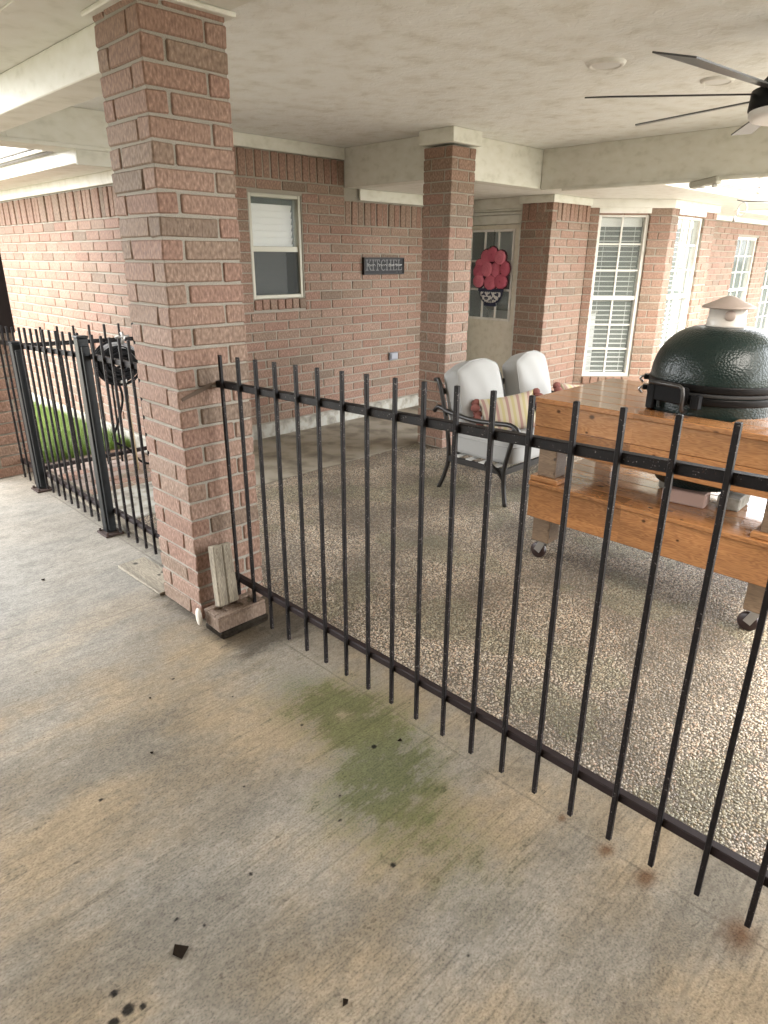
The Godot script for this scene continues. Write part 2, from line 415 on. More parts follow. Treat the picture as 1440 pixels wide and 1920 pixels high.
# driveway slab: u -3.4..2.8, v -1.7..0.135; broom marks run along v; mould, rust, pits
func drive_material() -> StandardMaterial3D:
	var w := 2048
	var h := 400
	var u0 := -3.4
	var u1 := 2.9
	var v0 := -1.8
	var v1 := 0.335
	var f := FastNoiseLite.new(); f.fractal_octaves = 5
	f.seed = 101; f.frequency = 0.0032
	var big := f.get_image(w, h).get_data()
	f.seed = 102; f.frequency = 0.0075
	var mid := f.get_image(w, h).get_data()
	f.seed = 103; f.frequency = 0.005
	var hue := f.get_image(w, h).get_data()
	f.seed = 104; f.frequency = 0.16; f.fractal_octaves = 3
	var fine := f.get_image(w, h).get_data()
	f.seed = 105; f.frequency = 0.26; f.fractal_gain = 0.7
	var brm := f.get_image(w, 64).get_data()
	f.seed = 106; f.frequency = 0.03; f.fractal_octaves = 5
	var spk := f.get_image(w, h).get_data()
	var im := Image.create_empty(w, h, false, Image.FORMAT_RGB8)
	var rust := [Vector3(1.832, 0.142, 0.018), Vector3(1.945, 0.135, 0.023), Vector3(2.168, 0.142, 0.034), Vector3(1.69, 0.155, 0.010)]
	var pits := [Vector3(1.312, -0.954, 0.011), Vector3(1.262, -0.962, 0.007), Vector3(1.318, -0.99, 0.010), Vector3(1.33, -0.93, 0.006), Vector3(1.10, -0.02, 0.008), Vector3(1.18, -0.24, 0.005), Vector3(1.25, -0.30, 0.004), Vector3(1.46, -0.30, 0.006), Vector3(1.9, -0.42, 0.005), Vector3(0.95, -0.42, 0.004), Vector3(1.22, -0.58, 0.005), Vector3(1.5, -0.86, 0.012), Vector3(1.55, -0.80, 0.008), Vector3(0.3, -0.3, 0.005), Vector3(0.55, -0.2, 0.004), Vector3(2.05, -0.55, 0.007), Vector3(1.75, -0.35, 0.004), Vector3(1.2, -0.78, 0.004), Vector3(1.26, -0.74, 0.003), Vector3(0.7, -0.75, 0.004), Vector3(0.85, -0.12, 0.005), Vector3(1.65, -0.7, 0.008)]
	for y in h:
		var v := v1 + (v0 - v1) * (y + 0.5) / h
		var row := y * w
		var wob := int(y / 400.0)
		for x in w:
			var u := u0 + (u1 - u0) * (x + 0.5) / w
			var i := row + x
			var nb := big[i] / 255.0 - 0.5
			var nm := mid[i] / 255.0 - 0.5
			var nh := hue[i] / 255.0 - 0.5
			var nf := fine[i] / 255.0 - 0.5
			var ns := spk[i] / 255.0 - 0.5
			var br := brm[((wob % 60) * w) + x] / 255.0 - 0.5
			var t := 0.86 + 0.09 * nb + 0.18 * nm + 0.34 * nf + 0.10 * br + 0.42 * ns
			var gr := clampf((brm[x] / 255.0 - 0.62) * 8.0, 0.0, 1.0) * clampf(0.55 + 2.6 * nm + 1.5 * ns, 0.0, 1.0)
			t *= 1.0 - 0.20 * gr
			var c := Color(0.345, 0.292, 0.222).lerp(Color(0.375, 0.268, 0.150), clampf(0.20 + 1.3 * nh + 0.7 * nm + 0.7 * ns, 0.0, 0.5))
			c = c.lerp(Color(0.330, 0.318, 0.288), clampf(0.15 - 1.8 * nh - 0.5 * nb, 0.0, 1.0) * 0.55)
			# paler and greyer towards the gate: sky light from the left painted in
			c = c.lerp(Color(0.40, 0.385, 0.35), clampf((0.2 - u) / 1.2, 0.0, 0.75))
			# dark mildew in patches that follow the broom marks
			var dk := clampf((0.0 - nm * 1.1 - nb * 0.9 + 0.55 * br + 1.5 * ns - 0.10) * 2.8, 0.0, 1.0) * clampf((u + 0.6) / 1.2, 0.0, 1.0)
			c = c.lerp(Color(0.165, 0.142, 0.108), 0.52 * dk)
			# moss by the fence
			var mo := exp(-pow((u - 0.90 - 0.25 * v) / 0.24, 2.0) - pow((v - 0.03) / 0.15, 2.0)) + 0.75 * exp(-pow((u - 1.22) / 0.14, 2.0) - pow((v + 0.10) / 0.18, 2.0)) + 0.42 * exp(-pow((u - 1.42) / 0.25, 2.0) - pow((v + 0.16) / 0.16, 2.0))
			mo = clampf(mo * (1.45 + 2.4 * ns + 0.7 * br + 1.2 * nf) + 0.8 * nm * mo + 0.25 * ns - 0.06, 0.0, 1.0)
			if mo > 0.0 and u > 0.45 and u < 2.2:
				var hole := 0.7 * exp(-pow((u - 0.91 + 0.05 * ns) / 0.03, 2.0) - pow((v - 0.015 + 0.06 * ns) / 0.022, 2.0))
				c = c.lerp(Color(0.100, 0.112, 0.040), 0.82 * mo * (1.0 - hole))
			# dirt caught along the joint; darker around the column foot
			var jl := absf(v - 0.150 - 0.006 * nm - 0.004 * nb)
			var dj := clampf(1.0 - jl / 0.006, 0.0, 1.0) * (0.55 + 0.9 * ns) + clampf(1.0 - (v1 - v) / 0.03, 0.0, 1.0) * (0.25 + 0.7 * ns) + 0.18 * clampf((v - 0.15) / 0.02, 0.0, 1.0)
			c = c.lerp(Color(0.10, 0.085, 0.06), clampf(dj, 0.0, 0.6))
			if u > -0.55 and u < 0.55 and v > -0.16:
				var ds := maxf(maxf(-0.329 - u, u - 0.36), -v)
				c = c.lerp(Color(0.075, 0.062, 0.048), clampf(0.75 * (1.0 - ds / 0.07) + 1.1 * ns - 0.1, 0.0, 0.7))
			var pit := 0.0
			if ns > 0.30 and nf > 0.12: pit = maxf(pit, 0.45)
			c = c * t
			c = c.lerp(Color(0.010, 0.009, 0.008), pit * 0.95)
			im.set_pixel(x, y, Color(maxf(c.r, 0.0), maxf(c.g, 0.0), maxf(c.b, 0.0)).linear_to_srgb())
	# rust under the picket feet, pits in the concrete
	var sx := w / (u1 - u0)
	var sy := h / (v1 - v0)
	for pass_n in 2:
		for k in (rust if pass_n == 0 else pits):
			var reach: float = k.z * (2.6 if pass_n == 0 else 1.8)
			for y in range(maxi(0, int((v1 - k.y - reach) * sy)), mini(h, int((v1 - k.y + reach) * sy) + 1)):
				for x in range(maxi(0, int((k.x - reach - u0) * sx)), mini(w, int((k.x + reach - u0) * sx) + 1)):
					var du: float = u0 + (x + 0.5) / sx - k.x
					var dv: float = v1 - (y + 0.5) / sy - k.y
					var ns := spk[y * w + x] / 255.0 - 0.5
					var c := im.get_pixel(x, y).srgb_to_linear()
					if pass_n == 0:
						var q: float = Vector2(du, dv * 0.7).length() / k.z
						c = c.lerp(Color(0.105, 0.050, 0.021), clampf(0.85 * exp(-q * q) + 0.4 * ns * exp(-q), 0.0, 0.8))
					else:
						var q: float = Vector2(du, dv).length() / k.z
						var pt := clampf((1.25 - q + 1.2 * ns) * 3.0, 0.0, 1.0)
						c = c.lerp(Color(0.010, 0.009, 0.008), pt * 0.95)
					im.set_pixel(x, y, c.linear_to_srgb())
	var m := mat(Color(1, 1, 1), 0.8); m.metallic_specular = 0.18
	m.albedo_texture = ntex(107, 0.050, 6, [grey(0.66), grey(0.88), grey(0.94), grey(1.0)], [0.0, 0.32, 0.52, 1.0], 1024)
	tri(m, Vector3(2.6, 2.6, 1.9))
	m.heightmap_enabled = true; m.heightmap_texture = ntex(108, 0.06, 5, [], [], 1024); m.heightmap_scale = 0.10
	m.detail_enabled = true; m.detail_albedo = ImageTexture.create_from_image(im); m.detail_blend_mode = BaseMaterial3D.BLEND_MODE_MUL
	m.detail_uv_layer = BaseMaterial3D.DETAIL_UV_2; m.detail_mask = white_texture()
	return m

func white_texture() -> ImageTexture:
	var im := Image.create_empty(4, 4, false, Image.FORMAT_RGB8); im.fill(Color.WHITE)
	return ImageTexture.create_from_image(im)


# ====================================================================== ground
func grounds() -> void:
	var s := stn()
	ubox(s, -400, 400, -0.4, -0.06, -400, 400)
	struct("ground", s, M.ground, "grassy ground that reaches to the horizon around the house")
	# driveway, one sheet with its own texture coordinates
	var dm := drive_material()
	s = stn()
	var u0 := -3.4
	var u1 := 2.9
	var v0 := -1.8
	var v1 := 0.335
	for q in [[0, 0], [1, 0], [1, 1], [0, 0], [1, 1], [0, 1]]:
		s.set_uv2(Vector2(q[0], q[1]))
		s.add_vertex(V(u0 + (u1 - u0) * q[0], 0.0, v1 + (v0 - v1) * q[1]))
	for q in [[0, 0], [1, 1], [1, 0], [0, 0], [0, 1], [1, 1]]:   # front edge of the slab at the joint
		s.set_uv2(Vector2(q[0], 0.0))
		s.add_vertex(V(u0 + (u1 - u0) * q[0], -0.06 * q[1], v1))
	struct("driveway", s, dm, "stained broom finished concrete driveway with a mossy patch by the fence")
	s = stn()
	ubox(s, -12, u0, -0.1, 0.0, -9, 0.135); ubox(s, u1, 9, -0.1, 0.0, -9, v1); ubox(s, u0, u1, -0.1, 0.0, -9, v0)
	struct("driveway", s, M.concrete, "plain concrete driveway stretching away outside the stained slab")
	# patio floor of exposed aggregate
	s = stn()
	ubox(s, -1.36, 3.0, -0.1, 0.0, 0.338, 4.9)
	struct("floor", s, M.aggregate_bed, "exposed aggregate patio floor of small tan pebbles")
	pebbles()
	s = stn()
	ubox(s, 3.0, 14, -0.1, 0.0, 0.338, 4.9); ubox(s, -1.45, 14, -0.1, -0.002, 4.905, 30)
	struct("pavement", s, M.courtyard, "pale concrete courtyard beyond the patio")
	s = stn()
	ubox(s, -2.42, -1.366, -0.1, 0.004, 0.341, 5.0, 0.004)
	struct("path", s, M.concrete, "smooth concrete walkway along the brick wall with the sign")
	s = stn()
	ubox(s, -1.95, -1.366, -0.02, 0.0085, 0.339, 1.05, 0.003); ubox(s, -3.4, -2.99, -0.1, -0.002, 0.1, 0.3)
	struct("path", s, M.oldconcrete, "pale concrete landing just behind the gate")
	# brick pavers between landing and lawn
	s = stn()
	ubox(s, -2.98, -1.95, -0.1, -0.012, 0.342, 1.09)
	var pv := struct("path", s, M.soil, "path of weathered brick pavers between the gate and the lawn")
	var col := 0
	var u := -2.96
	while u < -2.0:
		var v := 0.15 - (0.1 if col % 2 else 0.0)
		while v < 1.06:
			var va := maxf(v, 0.345)
			var vb := minf(v + 0.195, 1.075)
			if vb - va > 0.03:
				var o := MeshInstance3D.new(); o.name = "paver"
				o.mesh = brick_mesh(Vector3(0.093, 0.05, vb - va), rng.randi() % 3)
				o.set_surface_override_material(0, M.paver if rng.randf() < 0.6 else brick_mats[rng.randi() % 8])
				o.position = V(u + 0.047, -0.018 + rng.randf_range(-0.003, 0.003), (va + vb) * 0.5)
				pv.add_child(o, true)
			v += 0.2
		u += 0.1; col += 1
	# lawn
	s = stn()
	ubox(s, -12, -2.98, -0.1, -0.01, 0.337, 1.1)
	struct("ground", s, M.soil, "soil under the lawn along the sunlit brick wall")
	grass()

func pebbles() -> void:
	var sph := SphereMesh.new(); sph.radius = 0.5; sph.height = 1.0; sph.radial_segments = 6; sph.rings = 3
	var arrs := sph.get_mesh_arrays()
	var am := ArrayMesh.new(); am.add_surface_from_arrays(Mesh.PRIMITIVE_TRIANGLES, arrs)
	var pm := mat(Color(1, 1, 1), 0.40); pm.vertex_color_use_as_albedo = true
	am.surface_set_material(0, pm)
	var cols := [Color(0.36, 0.28, 0.19), Color(0.27, 0.20, 0.13), Color(0.44, 0.36, 0.26), Color(0.17, 0.13, 0.095), Color(0.50, 0.44, 0.35), Color(0.31, 0.26, 0.20), Color(0.105, 0.085, 0.07), Color(0.38, 0.25, 0.16)]
	var fn := FastNoiseLite.new(); fn.seed = 5; fn.frequency = 1.4; fn.fractal_octaves = 3
	var tr := []
	var cc := []
	var step := 0.0086
	var v := 0.345
	while v < 4.6:
		if v > 2.4: step = 0.0118
		var u := -1.35 + rng.randf() * step
		var umax := 2.5 if v < 2.6 else 1.7
		while u < umax:
			if v > 2.87 and v < 3.2 and u < -1.09:
				u += step; continue
			if rng.randf() < 0.90:
				var d := rng.randf_range(0.0046, 0.0098) * (1.0 if v < 2.4 else 1.2)
				var b := Basis(Vector3.UP, rng.randf() * TAU).scaled(Vector3(1, 1, 1))
				b = Basis(b.x * d * rng.randf_range(0.9, 1.5), Vector3(rng.randf_range(-0.2, 0.2), 1, rng.randf_range(-0.2, 0.2)) * d * rng.randf_range(0.5, 0.85), b.z * d)
				tr.append(Transform3D(b, V(u + rng.randf_range(-0.003, 0.003), rng.randf_range(-0.0010, 0.0016), v + rng.randf_range(-0.003, 0.003))))
				var c: Color = cols[rng.randi() % 8] * rng.randf_range(0.84, 1.12)
				c = c.lerp(Color(0.285, 0.25, 0.205), 0.36)
				var st := fn.get_noise_2d(u, v)
				c = c * (1.0 + 0.75 * st)
				if fn.get_noise_2d(u + 40.0, v) > 0.22: c = c.lerp(Color(0.15, 0.16, 0.08), 0.35)
				cc.append(c)
			u += step
		v += step
	var mm := MultiMesh.new(); mm.transform_format = MultiMesh.TRANSFORM_3D; mm.use_colors = true; mm.mesh = am
	mm.instance_count = tr.size()
	for i in tr.size():
		mm.set_instance_transform(i, tr[i]); mm.set_instance_color(i, cc[i])
	var o := MultiMeshInstance3D.new(); o.name = "pebbles"; o.multimesh = mm; add_child(o, true)
	tag(o, "tan and brown pebbles set in the patio floor", "pebbles", "", "stuff")

func grass() -> void:
	var s := stn()
	for b in 5:
		var a := TAU * b / 5.0 + 0.3 * b
		var d := Vector3(cos(a), 0, sin(a))
		var sd := Vector3(-d.z, 0, d.x) * 0.0022
		var base := d * 0.006
		var hh := 0.05 + 0.012 * b
		var mid := base + d * 0.012 + Vector3.UP * hh * 0.6
		var tip := base + d * 0.034 + Vector3.UP * hh
		s.add_vertex(base - sd); s.add_vertex(base + sd); s.add_vertex(mid + sd * 0.8)
		s.add_vertex(base - sd); s.add_vertex(mid + sd * 0.8); s.add_vertex(mid - sd * 0.8)
		s.add_vertex(mid - sd * 0.8); s.add_vertex(mid + sd * 0.8); s.add_vertex(tip)
	var am := mesh_of(s)
	var gm := mat(Color(1, 1, 1), 0.6); gm.vertex_color_use_as_albedo = true; gm.backlight_enabled = true; gm.backlight = Color(0.4, 0.5, 0.2)
	am.surface_set_material(0, gm)
	var mm := MultiMesh.new(); mm.transform_format = MultiMesh.TRANSFORM_3D; mm.use_colors = true; mm.mesh = am
	var n := 26000
	mm.instance_count = n
	for i in n:
		var u := rng.randf_range(-8.5, -2.93)
		if i < 15000: u = rng.randf_range(-4.8, -2.93)
		var v := rng.randf_range(0.36, 1.075)
		if u > -3.05 and rng.randf() < 0.5: v = rng.randf_range(0.5, 1.05)
		var sc := rng.randf_range(0.6, 1.25)
		mm.set_instance_transform(i, Transform3D(Basis(Vector3.UP, rng.randf() * TAU).scaled(Vector3(sc, sc * rng.randf_range(0.7, 1.1), sc)), V(u, -0.012, v)))
		mm.set_instance_color(i, Color(0.115, 0.21, 0.032).lerp(Color(0.24, 0.30, 0.085), rng.randf()) * rng.randf_range(0.75, 1.2))
	var o := MultiMeshInstance3D.new(); o.name = "grass"; o.multimesh = mm; add_child(o, true)
	tag(o, "bright green lawn grass between the fence and the sunlit brick wall", "grass", "", "stuff")

# ====================================================================== ceilings and beams
func ceilings() -> void:
	var s := stn()
	ubox(s, -2.42, 2.45, 2.36, 2.44, 0.335, 4.36)
	struct("ceiling", s, M.ceiling, "cream textured plaster ceiling of the patio")
	s = stn()
	ubox(s, -1.75, 4.6, 2.285, 2.44, -6.5, 0.334); ubox(s, -3.1, -1.751, 2.285, 2.44, -0.12, 0.334)
	for i in 5: ubox(s, -1.75, 4.6, 2.279, 2.2855, -0.23 - 1.2 * i, -0.195 - 1.2 * i, 0.002)
	struct("ceiling", s, M.trim, "painted board ceiling over the driveway")
	s = stn()
	ubox(s, -3.2, -0.331, 2.13, 2.284, 0.055, 0.225, 0.004)
	struct("beam", s, M.trim, "cream boxed beam above the line of the iron gate")
	s = stn()
	ubox(s, -2.62, -2.395, 2.142, 2.36, 0.336, 1.10, 0.003); ubox(s, -2.62, -2.395, 2.142, 2.284, 0.228, 0.3355)
	ubox(s, -2.635, -2.385, 2.125, 2.150, 0.228, 1.098, 0.003)
	struct("beam", s, M.trim, "olive shaded beam crossing from the fence line to the house corner")
	# patio beams: left run, side run, right run
	s = stn()
	ubox(s, -2.418, -1.382, 2.055, 2.36, 3.035, 3.20, 0.004)
	struct("beam", s, M.trim, "cream beam between the brick wall and the far brick column")
	s = stn()
	ubox(s, -1.37, -1.225, 2.055, 2.36, 3.182, 4.415, 0.004)
	struct("beam", s, M.trim, "cream beam running from the far brick column to the patio corner")
	s = stn()
	ubox(s, -1.222, 2.45, 2.045, 2.36, 4.255, 4.41, 0.004); ubox(s, -1.0, 2.45, 2.025, 2.046, 4.235, 4.30, 0.003)
	struct("beam", s, M.trim, "long cream beam along the courtyard edge of the patio")
	s = stn()
	ubox(s, -3.0, -1.30, 2.058, 2.12, 3.205, 4.9); ubox(s, -1.30, -0.285, 2.058, 2.12, 4.415, 8.3); ubox(s, -3.0, -1.30, 2.0585, 2.12, 4.9, 16)
	ubox(s, -1.30, -0.98, 2.0585, 2.12, 8.3, 16)
	struct("ceiling", s, M.white, "white eave soffit around the bay window")

func trimrun(s: SurfaceTool, p: Vector3, d: Vector3, n: Vector3, l0: float, l1: float, y0: float, y1: float, thick := 0.022) -> void:
	var c := p + d * (l0 + l1) * 0.5 + n * thick * 0.5
	cbox(s, Vector3(c.x, (y0 + y1) * 0.5, c.z), Vector3(l1 - l0, y1 - y0, thick), 0.003, Basis(d, Vector3.UP, n if d.cross(Vector3.UP).dot(n) > 0 else -n))

# ====================================================================== bricks
func brick_mesh(size: Vector3, variant: int) -> ArrayMesh:
	var key := "%d_%d_%d_%d" % [roundi(size.x * 250), roundi(size.y * 1000), roundi(size.z * 250), variant]
	if not brick_cache.has(key):
		var s := stn()
		cbox(s, Vector3.ZERO, size, 0.0050, Basis(), 0.0024)
		brick_cache[key] = mesh_of(s)
	return brick_cache[key]

func pick() -> int:
	var r := rng.randf()
	return 0 if r < 0.2 else 1 if r < 0.4 else 2 if r < 0.5 else 3 if r < 0.66 else 4 if r < 0.78 else 5 if r < 0.88 else 6 if r < 0.93 else 7

func lay(specs: Array, c: Vector3, bas: Basis, size: Vector3, tone := -1) -> void:
	specs.append([c, bas, size, tone if tone >= 0 else pick(), rng.randi() % 3])

# specs become up to 300 bricks of their own, those past it one joined part
func set_bricks(owner_node: Node3D, specs: Array, limit := 300) -> void:
	specs.sort_custom(func(a, b): return a[0].distance_squared_to(EYE) < b[0].distance_squared_to(EYE))
	var rest := {}
	for i in specs.size():
		var q = specs[i]
		if i < limit:
			var o := MeshInstance3D.new(); o.name = "brick"
			o.mesh = brick_mesh(q[2], q[4])
			o.set_surface_override_material(0, brick_mats[q[3]])
			o.transform = Transform3D(q[1], q[0])
			owner_node.add_child(o, true)
		else:
			if not rest.has(q[3]): rest[q[3]] = stn()
			rest[q[3]].append_from(brick_mesh(q[2], q[4]), 0, Transform3D(q[1], q[0]))
	if rest.size():
		var am := ArrayMesh.new()
		for k in rest:
			rest[k].commit(am)
			am.surface_set_material(am.get_surface_count() - 1, brick_mats[k])
		var o := MeshInstance3D.new(); o.name = "bricks"; o.mesh = am; o.set_meta("kind", "stuff")
		owner_node.add_child(o, true)

# running bond on a face that starts at p (y of p ignored), runs along d, faces n
func bond(specs: Array, p: Vector3, d: Vector3, n: Vector3, length: float, y0: float, nc: int, holes := [], par0 := -1, par1 := -1, phase := 0.0) -> void:
	var bas := Basis(d, Vector3.UP, d.cross(Vector3.UP))
	for i in nc:
		var yb := y0 + i * BC
		var a := 0.0
		var b := length
		if par0 >= 0 and (i + par0) % 2 == 1: a = BD + BJ
		if par1 >= 0 and (i + par1) % 2 == 1: b = length - BD - BJ
		var ivs := [[a, b]]
		for h in holes:
			if yb + BC > h[2] + 0.02 and yb < h[3] - 0.02:
				var nx := []
				for iv in ivs:
					if h[1] <= iv[0] or h[0] >= iv[1]: nx.append(iv); continue
					if h[0] - iv[0] > 0.03: nx.append([iv[0], h[0]])
					if iv[1] - h[1] > 0.03: nx.append([h[1], iv[1]])
				ivs = nx
		for iv in ivs:
			var pitch := BL + BJ
			var s := (0.5 if i % 2 else 0.0) * pitch + phase * pitch
			s -= ceilf((s - iv[0]) / pitch) * pitch
			var cuts := [iv[0]]
			while s < iv[1]:
				if s > iv[0] + 0.045 and s < iv[1] - 0.045: cuts.append(s)
				s += pitch
			cuts.append(iv[1] + BJ)
			for k in cuts.size() - 1:
				var l: float = cuts[k + 1] - cuts[k] - BJ
				var c: Vector3 = p + d * (cuts[k] + l * 0.5) - n * (BD * 0.5 + rng.randf_range(-0.0015, 0.0025))
				c.y = yb + (BC - BJ) * 0.5 + rng.randf_range(-0.0008, 0.0008)
				lay(specs, c, bas, Vector3(l, BC - BJ, BD))

func soldiers(specs: Array, p: Vector3, d: Vector3, n: Vector3, l0: float, l1: float, y0: float, h: float, step := 0.0775, proud := 0.006) -> void:
	var bas := Basis(d, Vector3.UP, d.cross(Vector3.UP))
	var cnt := int(round((l1 - l0) / step))
	var w := (l1 - l0) / cnt
	for k in cnt:
		var c := p + d * (l0 + w * (k + 0.5)) - n * (BD * 0.5 - (proud if k % 2 else 0.0) + rng.randf_range(-0.002, 0.002))
		c.y = y0 + (h - BJ) * 0.5
		lay(specs, c, bas, Vector3(w - BJ, h - BJ, BD))

# wall core of mortar with openings, face 5 mm behind the bricks
func core(s: SurfaceTool, p: Vector3, d: Vector3, n: Vector3, l0: float, l1: float, y0: float, y1: float, holes := [], thick := 0.12) -> void:
	var bas := Basis(d, Vector3.UP, d.cross(Vector3.UP))
	var xs := [l0]
	for h in holes: xs.append(h[0]); xs.append(h[1])
	xs.append(l1)
	var inside := false
	for k in xs.size() - 1:
		var a: float = xs[k]
		var b: float = xs[k + 1]
		if b - a > 0.001:
			var parts := [[y0, y1]]
			if inside:
				var h = holes[(k - 1) / 2]
				parts = [[y0, h[2]], [h[3], y1]]
			for q in parts:
				if q[1] - q[0] < 0.001: continue
				var c := p + d * (a + b) * 0.5 - n * (0.0065 + thick * 0.5)
				c.y = (q[0] + q[1]) * 0.5
				cbox(s, c, Vector3(b - a, q[1] - q[0], thick), 0.0, bas)
		inside = not inside

func column(u0: float, v0: float, w: float, nc: int, label: String, cap0 := 0.0, cap1 := 0.0) -> Node3D:
	var o := thing("brick_column")
	tag(o, label, "brick column", "brick columns of the patio")
	var s := stn()
	ubox(s, u0 + 0.0065, u0 + w - 0.0065, 0.0, nc * BC, v0 + 0.0065, v0 + w - 0.0065)
	put("mortar", s, M.mortar, o)
	var specs := []
	var dd := (w - BJ) * 0.257
	var ll := w - BJ - dd
	for i in nc:
		var yc := i * BC + BJ + (BC - BJ) * 0.5 - 0.004
		for k in 4:
			# k-th side; the brick lies at one end of it, the mirrored bond swaps ends
			var du: Vector3 = [V(1, 0, 0), V(0, 0, 1), V(-1, 0, 0), V(0, 0, -1)][k]
			var p0: Vector3 = [V(u0, 0, v0), V(u0 + w, 0, v0), V(u0 + w, 0, v0 + w), V(u0, 0, v0 + w)][k]
			var nn: Vector3 = [V(0, 0, -1), V(1, 0, 0), V(0, 0, 1), V(-1, 0, 0)][k]
			var a := 0.0 if i % 2 == 0 else dd + BJ
			var c := p0 + du * (a + ll * 0.5) - nn * (dd * 0.5 + rng.randf_range(-0.0012, 0.002))
			c.y = yc
			lay(specs, c, Basis(du, Vector3.UP, du.cross(Vector3.UP)), Vector3(ll, BC - BJ, dd))
	set_bricks(o, specs)
	var y := nc * BC
	s = stn()
	if cap1 == 0.0:
		cap0 = y; cap1 = y + 0.078
	ubox(s, u0 - 0.028, u0 + w + 0.028, cap0, cap1, v0 - 0.028, v0 + w + 0.028, 0.004)
	put("capital", s, M.trim, o)
	return o

# double hung window in local axes: x along the wall, y up, z out of the wall; origin at the lower middle of the opening
func window(parent: Node3D, p: Vector3, d: Vector3, n: Vector3, w: float, h: float, cols: int, rows: int, frame_mat: Material, opts := {}) -> Node3D:
	var o := Node3D.new(); o.name = "window"; parent.add_child(o, true)
	o.transform = Transform3D(Basis(d, Vector3.UP, d.cross(Vector3.UP)), p)
	var zs := 1.0 if d.cross(Vector3.UP).dot(n) > 0 else -1.0
	var dep: float = opts.get("depth", 0.055)
	var fw: float = opts.get("fw", 0.035)
	var z0 := -dep * zs
	var s := stn()
	for q in [[-w / 2 + fw / 2, h / 2, fw, h], [w / 2 - fw / 2, h / 2, fw, h]]: cbox(s, Vector3(q[0], q[1], z0), Vector3(q[2], q[3], 0.07), 0.003)
	for q in [[0.0, fw / 2, w - 2 * fw, fw], [0.0, h - fw / 2, w - 2 * fw, fw]]: cbox(s, Vector3(q[0], q[1], z0), Vector3(q[2], q[3], 0.066), 0.003)
	put("frame", s, frame_mat, o)
	var mid: float = opts.get("mid", h * 0.5)
	s = stn(); cbox(s, Vector3(0, mid, z0 - 0.004 * zs), Vector3(w - 2 * fw, 0.042, 0.045), 0.003); put("meeting_rail", s, frame_mat, o)
	for half in 2:
		var y0 := fw if half == 0 else mid + 0.021
		var y1 := mid - 0.021 if half == 0 else h - fw
		var zz := z0 - (0.012 if half == 0 else -0.006) * zs
		for cidx in range(1, cols):
			s = stn(); cbox(s, Vector3(-w / 2 + fw + (w - 2 * fw) * cidx / cols, (y0 + y1) / 2, zz), Vector3(0.018, y1 - y0, 0.016), 0.002); put("muntin", s, frame_mat, o)
		for r in range(1, rows):
			s = stn(); cbox(s, Vector3(0, y0 + (y1 - y0) * r / rows, zz), Vector3(w - 2 * fw, 0.018, 0.0175), 0.002); put("muntin", s, frame_mat, o)
		s = stn(); cbox(s, Vector3(0, (y0 + y1) / 2, zz - 0.002 * zs), Vector3(w - 2 * fw, y1 - y0, 0.004)); put("pane", s, M.glass, o)
	if opts.has("slats"):
		var tilt: float = opts.slats
		var pitch := 0.050
		var y := fw + 0.012
		while y < h - fw - 0.10:
			s = stn(); cbox(s, Vector3(0, y, z0 - 0.062 * zs), Vector3(w - 2 * fw - 0.012, 0.003, 0.026), 0.001, Basis(Vector3.RIGHT, tilt * zs)); put("slat", s, M.blind, o)
			y += pitch
		s = stn(); cbox(s, Vector3(0, h - fw - 0.045, z0 - 0.06 * zs), Vector3(w - 2 * fw - 0.008, 0.085, 0.055), 0.004); put("valance", s, M.blind, o)
		s = stn()
		for q in [-0.3, 0.3]: cbox(s, Vector3(q * w, h / 2, z0 - 0.035 * zs), Vector3(0.004, h - 0.1, 0.002))
		put("cord", s, M.blind, o)
	return o

